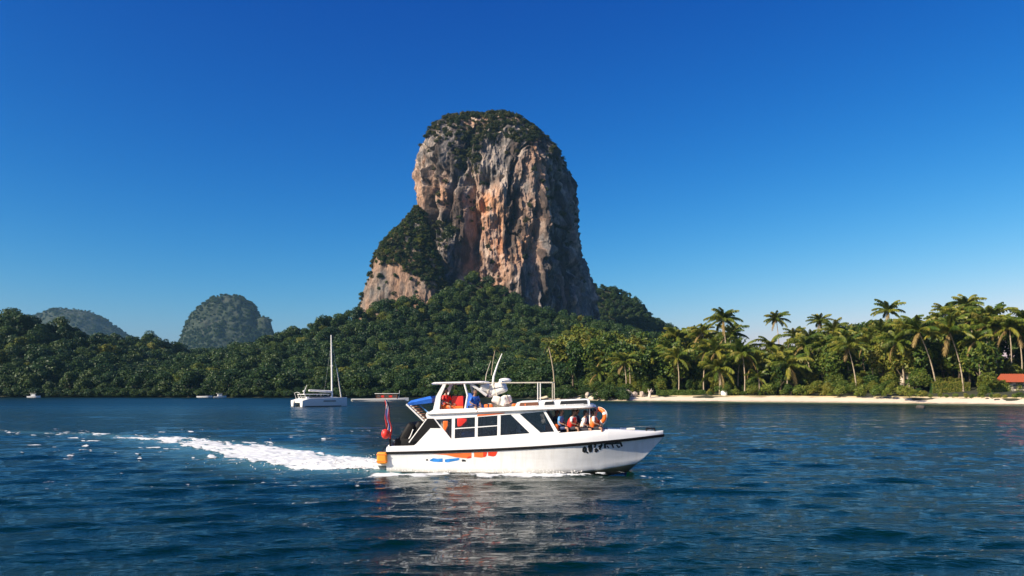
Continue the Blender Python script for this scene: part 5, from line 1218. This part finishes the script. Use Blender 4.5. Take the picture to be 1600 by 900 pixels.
# ---- people
def skin_eval(verts, edges, rad, root, sub=1):
    me = bpy.data.meshes.new('tmp'); me.from_pydata(verts, edges, []); o = bpy.data.objects.new('tmp', me); COL.objects.link(o)
    md = o.modifiers.new('s', 'SKIN'); md.use_smooth_shade = True; ss = o.modifiers.new('d', 'SUBSURF'); ss.levels = sub; ss.render_levels = sub
    for i, r_ in enumerate(rad):
        v = me.skin_vertices[0].data[i]; v.radius = r_ if isinstance(r_, tuple) else (r_, r_); v.use_root = (i == root)
    dg = bpy.context.evaluated_depsgraph_get(); ev = o.evaluated_get(dg); out = bpy.data.meshes.new_from_object(ev)
    bpy.data.objects.remove(o); bpy.data.meshes.remove(me); return out
def person(loc, rz, label, top, bottom, skin='skin_a', vest=None, seat=0.42, lean=0.0, arms=((0.30, -0.16), (0.30, 0.16)), head_yaw=0.0, standing=False, hat=None, group='people aboard the speedboat'):
    """origin at the seat (or at the feet when standing); faces local +x"""
    pel = Vector((0, 0, 0.11)) if not standing else Vector((0, 0, 0.92)); up = Vector((math.sin(lean), 0, math.cos(lean)))
    J = {'pel': pel, 'waist': pel + up * 0.18, 'chest': pel + up * 0.38, 'nb': pel + up * 0.50, 'neck': pel + up * 0.57}
    hd = J['neck'] + up * 0.04; J['head'] = hd + Vector((0.02, 0, 0.07)); J['crown'] = hd + Vector((0.0, 0, 0.17))
    E_ = [('pel', 'waist'), ('waist', 'chest'), ('chest', 'nb'), ('nb', 'neck'), ('neck', 'head'), ('head', 'crown')]
    Rd = {'pel': (0.15, 0.12), 'waist': (0.13, 0.10), 'chest': (0.16, 0.11), 'nb': (0.09, 0.075), 'neck': 0.05, 'head': (0.076, 0.09), 'crown': (0.066, 0.075)}
    for i, s in ((0, -1), (1, 1)):
        k = str(s); sh = J['nb'] + Vector((0, s * 0.17, -0.05)); hand = Vector((arms[i][0], arms[i][1] * 1.0, pel.z + 0.10 + (0.05 if not standing else 0.18)))
        el = (sh + hand) / 2 + Vector((-0.08, s * 0.09, -0.07))
        J['sh' + k] = sh; J['el' + k] = el; J['wr' + k] = hand; Rd['sh' + k] = 0.058; Rd['el' + k] = 0.042; Rd['wr' + k] = 0.028
        E_ += [('nb', 'sh' + k), ('sh' + k, 'el' + k), ('el' + k, 'wr' + k)]
        hp = pel + Vector((0.02, s * 0.09, -0.03)); J['hip' + k] = hp; Rd['hip' + k] = 0.095
        if standing: kn = pel + Vector((0.03, s * 0.11, -0.44)); an_ = Vector((-0.02, s * 0.12, 0.07)); toe = an_ + Vector((0.17, s * 0.02, -0.035))
        else: kn = pel + Vector((0.44, s * 0.13, 0.02)); an_ = Vector((0.46, s * 0.13, -seat + 0.09)); toe = an_ + Vector((0.17, s * 0.02, -0.045))
        J['kn' + k] = kn; J['an' + k] = an_; J['toe' + k] = toe; Rd['kn' + k] = 0.06; Rd['an' + k] = 0.04; Rd['toe' + k] = 0.035
        E_ += [('pel', 'hip' + k), ('hip' + k, 'kn' + k), ('kn' + k, 'an' + k), ('an' + k, 'toe' + k)]
    ks = list(J); ix = {k: i for i, k in enumerate(ks)}
    me = skin_eval([tuple(J[k]) for k in ks], [(ix[a], ix[b]) for a, b in E_], [Rd[k] for k in ks], 0, 1)
    # face, ears and fingers grow out of the same body mesh
    bm = MB(); bm.bm.from_mesh(me); bpy.data.meshes.remove(me)
    H = J['head']; cy_, sy_ = math.cos(head_yaw), math.sin(head_yaw)
    def hf(x, y, z): return H + Vector((x * cy_ - y * sy_, x * sy_ + y * cy_, z))
    bm.ball(H + Vector((0, 0, 0.045)), (0.092, 0.078, 0.115), 14, 10); bm.tube([hf(0.085, 0, 0.055), hf(0.115, 0, 0.015), hf(0.085, 0, 0.005)], [0.010, 0.016, 0.012], 6)
    for s in (-1, 1): bm.ball(hf(0.0, s * 0.082, 0.035), (0.022, 0.012, 0.032), 8, 6)
    bm.tube([hf(0.082, -0.025, -0.028), hf(0.092, 0, -0.03), hf(0.082, 0.025, -0.028)], 0.008, 5)
    for s in (-1, 1):
        k = str(s); w = J['wr' + k]; d = (w - J['el' + k]).normalized(); sd = d.cross(Vector((0, 0, 1))).normalized(); pm = w + d * 0.05
        bm.ball(pm, (0.05, 0.042, 0.02), 10, 6, Matrix((d, sd, d.cross(sd))).transposed().to_3x3())
        for f in range(4):
            o_ = (f - 1.5) * 0.019; L = (0.07, 0.08, 0.075, 0.058)[f]
            bm.tube([pm + d * 0.035 + sd * o_, pm + d * (0.04 + L * 0.5) + sd * o_ * 1.15, pm + d * (0.035 + L * 0.8) + sd * o_ * 1.15 + Vector((0, 0, -0.03))], [0.010, 0.009, 0.007], 6)
        bm.tube([pm - d * 0.01 + sd * s * 0.035, pm + d * 0.03 + sd * s * 0.06, pm + d * 0.055 + sd * s * 0.06 + Vector((0, 0, -0.015))], [0.012, 0.010, 0.008], 6)
    body = bm.build('person', M[skin], None, True, 60); on_boat(body, loc, rz); body.scale = (1.08, 1.08, 1.08); tag(body, label, 'person', group)
    for s in (-1, 1): MB().ball(hf(0.083, s * 0.03, 0.05), 0.011, 8, 6).build('eye', M['ink'], body, True)
    hm = MB(); hm.ball(H + Vector((-0.018, 0, 0.075)), (0.098, 0.09, 0.105), 14, 10); hm.ball(H + Vector((-0.05, 0, 0.0)), (0.06, 0.078, 0.09), 12, 8)
    hm.build('hair', M['hair'], body, True)
    if hat:
        t = MB(); t.ball(H + Vector((-0.01, 0, 0.115)), (0.105, 0.097, 0.085), 14, 8); t.box(0.03, 0.19, -0.075, 0.075, 0.0, 0.012, 0.004)
        for v in t.bm.verts:
            if v.co.z < 0.03 and abs(v.co.x) < 0.3 and v.co.z > -0.05: v.co += H + Vector((0, 0, 0.10))
        t.build('cap', M[hat], body, True)
    def cloth(name, keys, grow, mat):
        kk = [k for k in ks if k in keys]; jj = {k: i for i, k in enumerate(kk)}; ee = [(jj[a], jj[b]) for a, b in E_ if a in jj and b in jj]
        rr = [tuple(np.array(Rd[k] if isinstance(Rd[k], tuple) else (Rd[k],) * 2) + grow) for k in kk]; vv = []
        for k in kk:
            p = J[k].copy()
            if name == 'shirt' and k.startswith('el'): p = J['sh' + k[2:]].lerp(p, 0.8)
            if k.startswith('kn') and name == 'shorts': p = J['hip' + k[2:]].lerp(p, 0.85)
            vv.append(tuple(p))
        m_ = skin_eval(vv, ee, rr, 0, 1); mesh_obj(name, m_, M[mat], body)
    cloth('shirt', {'pel', 'waist', 'chest', 'nb', 'sh-1', 'sh1', 'el-1', 'el1'}, 0.018, top)
    cloth('shorts', {'pel', 'hip-1', 'hip1', 'kn-1', 'kn1'}, 0.022, bottom)
    if vest:
        v = MB(); rings = []
        for f, a, b2 in ((0.03, 0.165, 0.20), (0.12, 0.185, 0.215), (0.30, 0.19, 0.22), (0.42, 0.165, 0.19), (0.49, 0.11, 0.13)):
            c = pel + up * f; rings.append([tuple(c + Vector((a * math.cos(t), b2 * math.sin(t), 0))) for t in np.linspace(0, 2 * math.pi, 19)[:-1]])
        v.loft(rings); v.build('life_jacket', M[vest], body, True, 60)
        MB().box(pel.x + 0.17, pel.x + 0.205, -0.21, 0.21, pel.z + 0.19, pel.z + 0.225, 0.005).build('strap', M['dark_cloth'], body)
    return body
MB().box(7.75, 10.3, -0.95, 0.95, 1.42, 1.98, 0.05).build('bow_bench', M['dark_inside'], boat, True)
PI = math.pi
person((8.30, -0.92, 2.03), R(-20), 'seated person in a light blue shirt, leftmost in the open bow', 'light_blue', 'navy', 'skin_a', None, 0.42, 0.1)
person((8.82, -0.92, 2.03), R(-25), 'seated person in a red life jacket and white shirt, second from left in the bow', 'white_cloth', 'dark_cloth', 'skin_b', 'red', 0.42, 0.25, ((0.36, -0.1), (0.33, 0.2)), 0.3)
person((9.10, -0.42, 2.03), R(-20), 'seated person in a dark blue shirt in the middle of the open bow', 'navy', 'white_cloth', 'skin_a', None, 0.42, 0.0, ((0.3, -0.2), (0.28, 0.2)), -0.3)
person((9.62, -0.45, 2.03), R(-15), 'seated person in blue shirt and white shorts right of the middle of the bow', 'light_blue', 'white_cloth', 'skin_b', None, 0.42, 0.2)
person((9.86, -0.92, 2.03), R(-12), 'seated person in an orange life jacket beside the orange life ring', 'white_cloth', 'dark_cloth', 'skin_a', 'orange', 0.42, 0.15, ((0.36, -0.18), (0.3, 0.14)), 0.2)
person((9.36, -0.95, 1.98), R(-10), 'person in white shirt and black shorts sitting low at the near rail', 'white_cloth', 'dark_cloth', 'skin_a', None, 0.3, 0.25, ((0.34, -0.2), (0.34, 0.1)), 0.4)
person((8.02, -0.45, 2.03), R(-25), 'person in a dark shirt close behind the front cabin pillar', 'dark_cloth', 'white_cloth', 'skin_b', None, 0.42, 0.2)
person((8.95, 0.55, 2.03), R(100), 'seated person in a dark shirt at the far side of the open bow', 'dark_cloth', 'navy', 'skin_b', None, 0.42, 0.0)
person((6.3, -0.6, 1.62), R(0), 'helmsman in a white shirt seated behind the front cabin window', 'white_cloth', 'dark_cloth', 'skin_b', None, 0.5, 0.1, ((0.42, -0.16), (0.42, 0.16)))
person((2.72, -0.45, 3.14), R(-40), 'person in a red shirt seated under the flybridge canopy', 'red', 'orange', 'skin_b', None, 0.1, -0.05, ((0.34, -0.14), (0.3, 0.2)), 0.2)
person((4.12, -0.78, 3.10), R(-50), 'person in a blue shirt leaning by the blue console cover on the flybridge', 'blue', 'navy', 'skin_b', None, 0.1, 0.2, ((0.3, -0.16), (0.32, 0.16)), -0.2)

# ================================================================== OTHER BOATS
def small_hull(L, B, H, name, mat, parent, bow=1.35, tuck=0.75, band=None, n=14):
    rings = []
    for i in range(n + 1):
        t = i / n; x = -L / 2 + L * t; b = B / 2 * (tuck + (1 - tuck) * min(1, t * 3)) * (1 - max(0, (t - 0.55) / 0.45) ** 2.4 * 0.97); s = H * (1 + (bow - 1) * t * t); k = -0.25 * (1 - max(0, (t - 0.75) / 0.25) ** 2 * 1.4)
        r_ = [(b, s), (b * 0.98, s * 0.55), (b * 0.9, 0.08), (0, k)]
        rings.append([(x, -y, z) for y, z in r_] + [(x, y, z) for y, z in r_[:-1][::-1]])
    m2 = MB(); m2.loft(rings, True, True); bmesh.ops.remove_doubles(m2.bm, verts=m2.bm.verts[:], dist=0.002)
    return m2.build(name, mat, parent, True, 35)
def catamaran():
    p = P(499, 635, 186); e = empty('sailing_catamaran', (p.x - 0.6, 188.5, 0), R(38)); tag(e, 'white sailing catamaran at anchor with a tall bare mast', 'sailboat')
    for y in (-2.55, 2.55):
        rings = []
        for i in range(15):
            t = i / 14; x = -5.6 + 11.4 * t; b = 0.80 * (0.9 + 0.1 * min(1, t * 3)) * (1 - max(0, (t - 0.5) / 0.5) ** 2.2 * 0.93); s = 1.75 + 0.35 * t if t > 0.12 else 1.35 + 3.3 * t
            rings.append([(x, y - b, s), (x, y - b * 0.97, 0.8), (x, y - b * 0.75, 0.0), (x, y, -0.4), (x, y + b * 0.75, 0.0), (x, y + b * 0.97, 0.8), (x, y + b, s)])
        h = MB().loft(rings, True, True).build('hull', M['white_paint'], e, True, 35)
        MB().box(-4.9, 4.0, y - 0.80, y + 0.80, -0.05, 0.16, 0.05).build('boot_stripe', M['ink'], h)
        MB().box(-0.5, 2.6, y - 0.83 if y < 0 else y + 0.8, y - 0.8 if y < 0 else y + 0.83, 1.15, 1.35).build('port_light', M['ink'], h)
    MB().box(-5.1, 3.2, -2.0, 2.0, 0.75, 1.75, 0.15).build('bridge_deck', M['white_paint'], e, True)
    MB().box(-5.25, -5.05, -1.9, 1.9, 0.85, 1.65, 0.05).build('transom', M['white_paint'], e)
    mb = MB(); mb.loft([[(-4.2, -2.3, 1.7), (2.6, -1.9, 1.8), (2.6, 1.9, 1.8), (-4.2, 2.3, 1.7)], [(-4.1, -2.2, 2.2), (1.9, -1.7, 2.35), (1.9, 1.7, 2.35), (-4.1, 2.2, 2.2)]]); mb.build('saloon', M['white_paint'], e)
    for s in (-1, 1): MB().prism([(-3.6, 2.02), (1.7, 2.1), (1.55, 2.33), (-3.5, 2.28)], s * 2.34 - 0.02, s * 2.34 + 0.02).build('saloon_window', M['ink'], e)
    MB().box(-4.22, -4.19, -1.7, 1.7, 1.85, 2.15).build('saloon_window', M['ink'], e)
    MB().box(-4.6, 1.6, -2.1, 2.1, 2.72, 2.86, 0.06).build('hard_top', M['white_paint'], e, True)
    for x in (-4.4, -1.5, 1.3):
        for y in (-1.95, 1.95): MB().tube([(x, y, 2.1), (x, y, 2.75)], 0.05, 6).build('post', M['white_paint'], e)
    ms = MB().tube([(3.2, 0, 2.0), (3.1, 0, 10), (3.0, 0, 16.8)], [0.20, 0.18, 0.13], 10).build('mast', M['white_paint'], e, True)
    MB().tube([(3.1, -0.9, 9.5), (3.1, 0.9, 9.5)], 0.04, 6).build('spreader', M['white_paint'], ms)
    MB().tube([(3.0, 0, 3.4), (-2.6, 0, 3.7)], [0.30, 0.22], 10).build('furled_mainsail', M['white_cloth'], e, True)
    MB().tube([(5.6, 0, 1.95), (3.05, 0, 16.0)], 0.025, 5).build('forestay', M['white_paint'], e)
    MB().tube([(5.55, 0, 2.1), (4.45, 0, 9.0)], [0.16, 0.10], 8).build('furled_jib', M['off_white'], e, True)
    for y in (-2.6, 2.6): MB().tube([(2.2, y, 1.8), (3.05, 0, 15.2)], 0.02, 5).build('shroud', M['steel'], e)
    MB().tube([(5.5, -2.5, 1.9), (5.5, 2.5, 1.9)], 0.10, 8).build('crossbeam', M['white_paint'], e, True)
    for s in (-1, 1): MB().tube([(-5.0, s * 1.6, 1.7), (-5.5, s * 1.5, 3.1), (-5.5, 0, 3.3)], 0.05, 6).build('davit', M['white_paint'], e, True)
    MB().tube([(-4.4, -1.2, 2.8), (-4.1, -1.2, 3.8), (-3.6, -1.2, 5.0)], [0.12, 0.08, 0.04], 6).build('radar_pole', M['white_paint'], e, True)
    MB().ball((-4.35, -1.2, 3.5), (0.3, 0.3, 0.22), 10, 6).build('radar', M['white_paint'], e, True)
catamaran()
def tour_boat():
    p = P(594, 626, 262); e = empty('excursion_boat', (p.x, 262, 0), R(4)); tag(e, 'long low white excursion boat with a reddish brown deckhouse behind the speedboat stern', 'boat')
    small_hull(18.5, 2.6, 0.85, 'hull', M['white_paint'], e, 1.5, 0.8)
    MB().box(-9.1, 8.2, -1.31, 1.31, 0.42, 0.58, 0.03).build('wale', M['ink'], e)
    for k in range(6): MB().tube([(-1.2 + k * 1.35, -1.0, 0.9), (-1.2 + k * 1.35, -1.0, 2.5)], 0.06, 6).build('post', M['brown'], e)
    MB().box(-1.2, 5.6, -0.95, 0.95, 0.85, 2.1, 0.05).build('deckhouse', M['brown'], e)
    for k in range(5): MB().box(-0.9 + k * 1.3, 0.0 + k * 1.3, -1.0, -0.96, 1.35, 1.95).build('window', M['red' if k % 2 else 'dark_inside'], e)
    MB().box(-1.7, 6.2, -1.2, 1.2, 2.45, 2.62, 0.06).build('awning', M['white_paint'], e, True)
    MB().tube([(6.0, 0, 0.9), (6.3, 0, 3.6)], [0.10, 0.06], 6).build('mast', M['white_paint'], e, True)
tour_boat()
def motor_boat(px, Y, L, rz, label, cabin_=True):
    e = empty('motorboat', ((px - 800) / FPX * Y, Y, 0), rz); tag(e, label, 'motorboat', 'small boats far off along the wooded shore')
    small_hull(L, L * 0.34, 0.75, 'hull', M['white_paint'], e)
    if cabin_:
        MB().box(-L * 0.2, L * 0.15, -L * 0.12, L * 0.12, 0.7, 1.6, 0.1).build('cabin', M['white_paint'], e, True)
        MB().box(-L * 0.28, L * 0.18, -L * 0.14, L * 0.14, 2.0, 2.12, 0.04).build('awning', M['off_white'], e, True)
        for s in (-1, 1): MB().tube([(s * L * 0.14, -L * 0.12, 0.8), (s * L * 0.14, -L * 0.12, 2.0)], 0.05, 6).build('post', M['steel'], e)
        MB().box(L * 0.151, L * 0.16, -L * 0.1, L * 0.1, 1.1, 1.5).build('windscreen', M['ink'], e)
    MB().box(-L * 0.54, -L * 0.48, -0.25, 0.25, 0.1, 1.2, 0.08).build('outboard_motor', M['black_gloss'], e, True)
motor_boat(53, 372, 5.6, 0.2, 'small white motorboat alone at the far left of the bay')
motor_boat(344, 372, 5.6, 0.5, 'white motorboat with an awning below the rounded dome')
motor_boat(320, 376, 7.0, 0.1, 'low open white boat left of the motorboat with the awning', False)
# ================================================================== HAZE
hz = MB().box(-5300, 5300, -5300, 5300, -4, 285).build('haze', None); tag(hz, 'thin blue haze over the bay', 'haze', None, 'stuff')
hm = bpy.data.materials.new('haze_air'); hm.use_nodes = True; hn = hm.node_tree; hn.nodes.remove(hn.nodes['Principled BSDF'])
pv = N(hn, 'ShaderNodeVolumePrincipled'); pv.inputs['Color'].default_value = (0.34, 0.70, 1.0, 1); pv.inputs['Density'].default_value = 0.00005; pv.inputs['Anisotropy'].default_value = 0.1
hn.links.new(pv.outputs[0], hn.nodes['Material Output'].inputs['Volume']); hz.data.materials.append(hm)
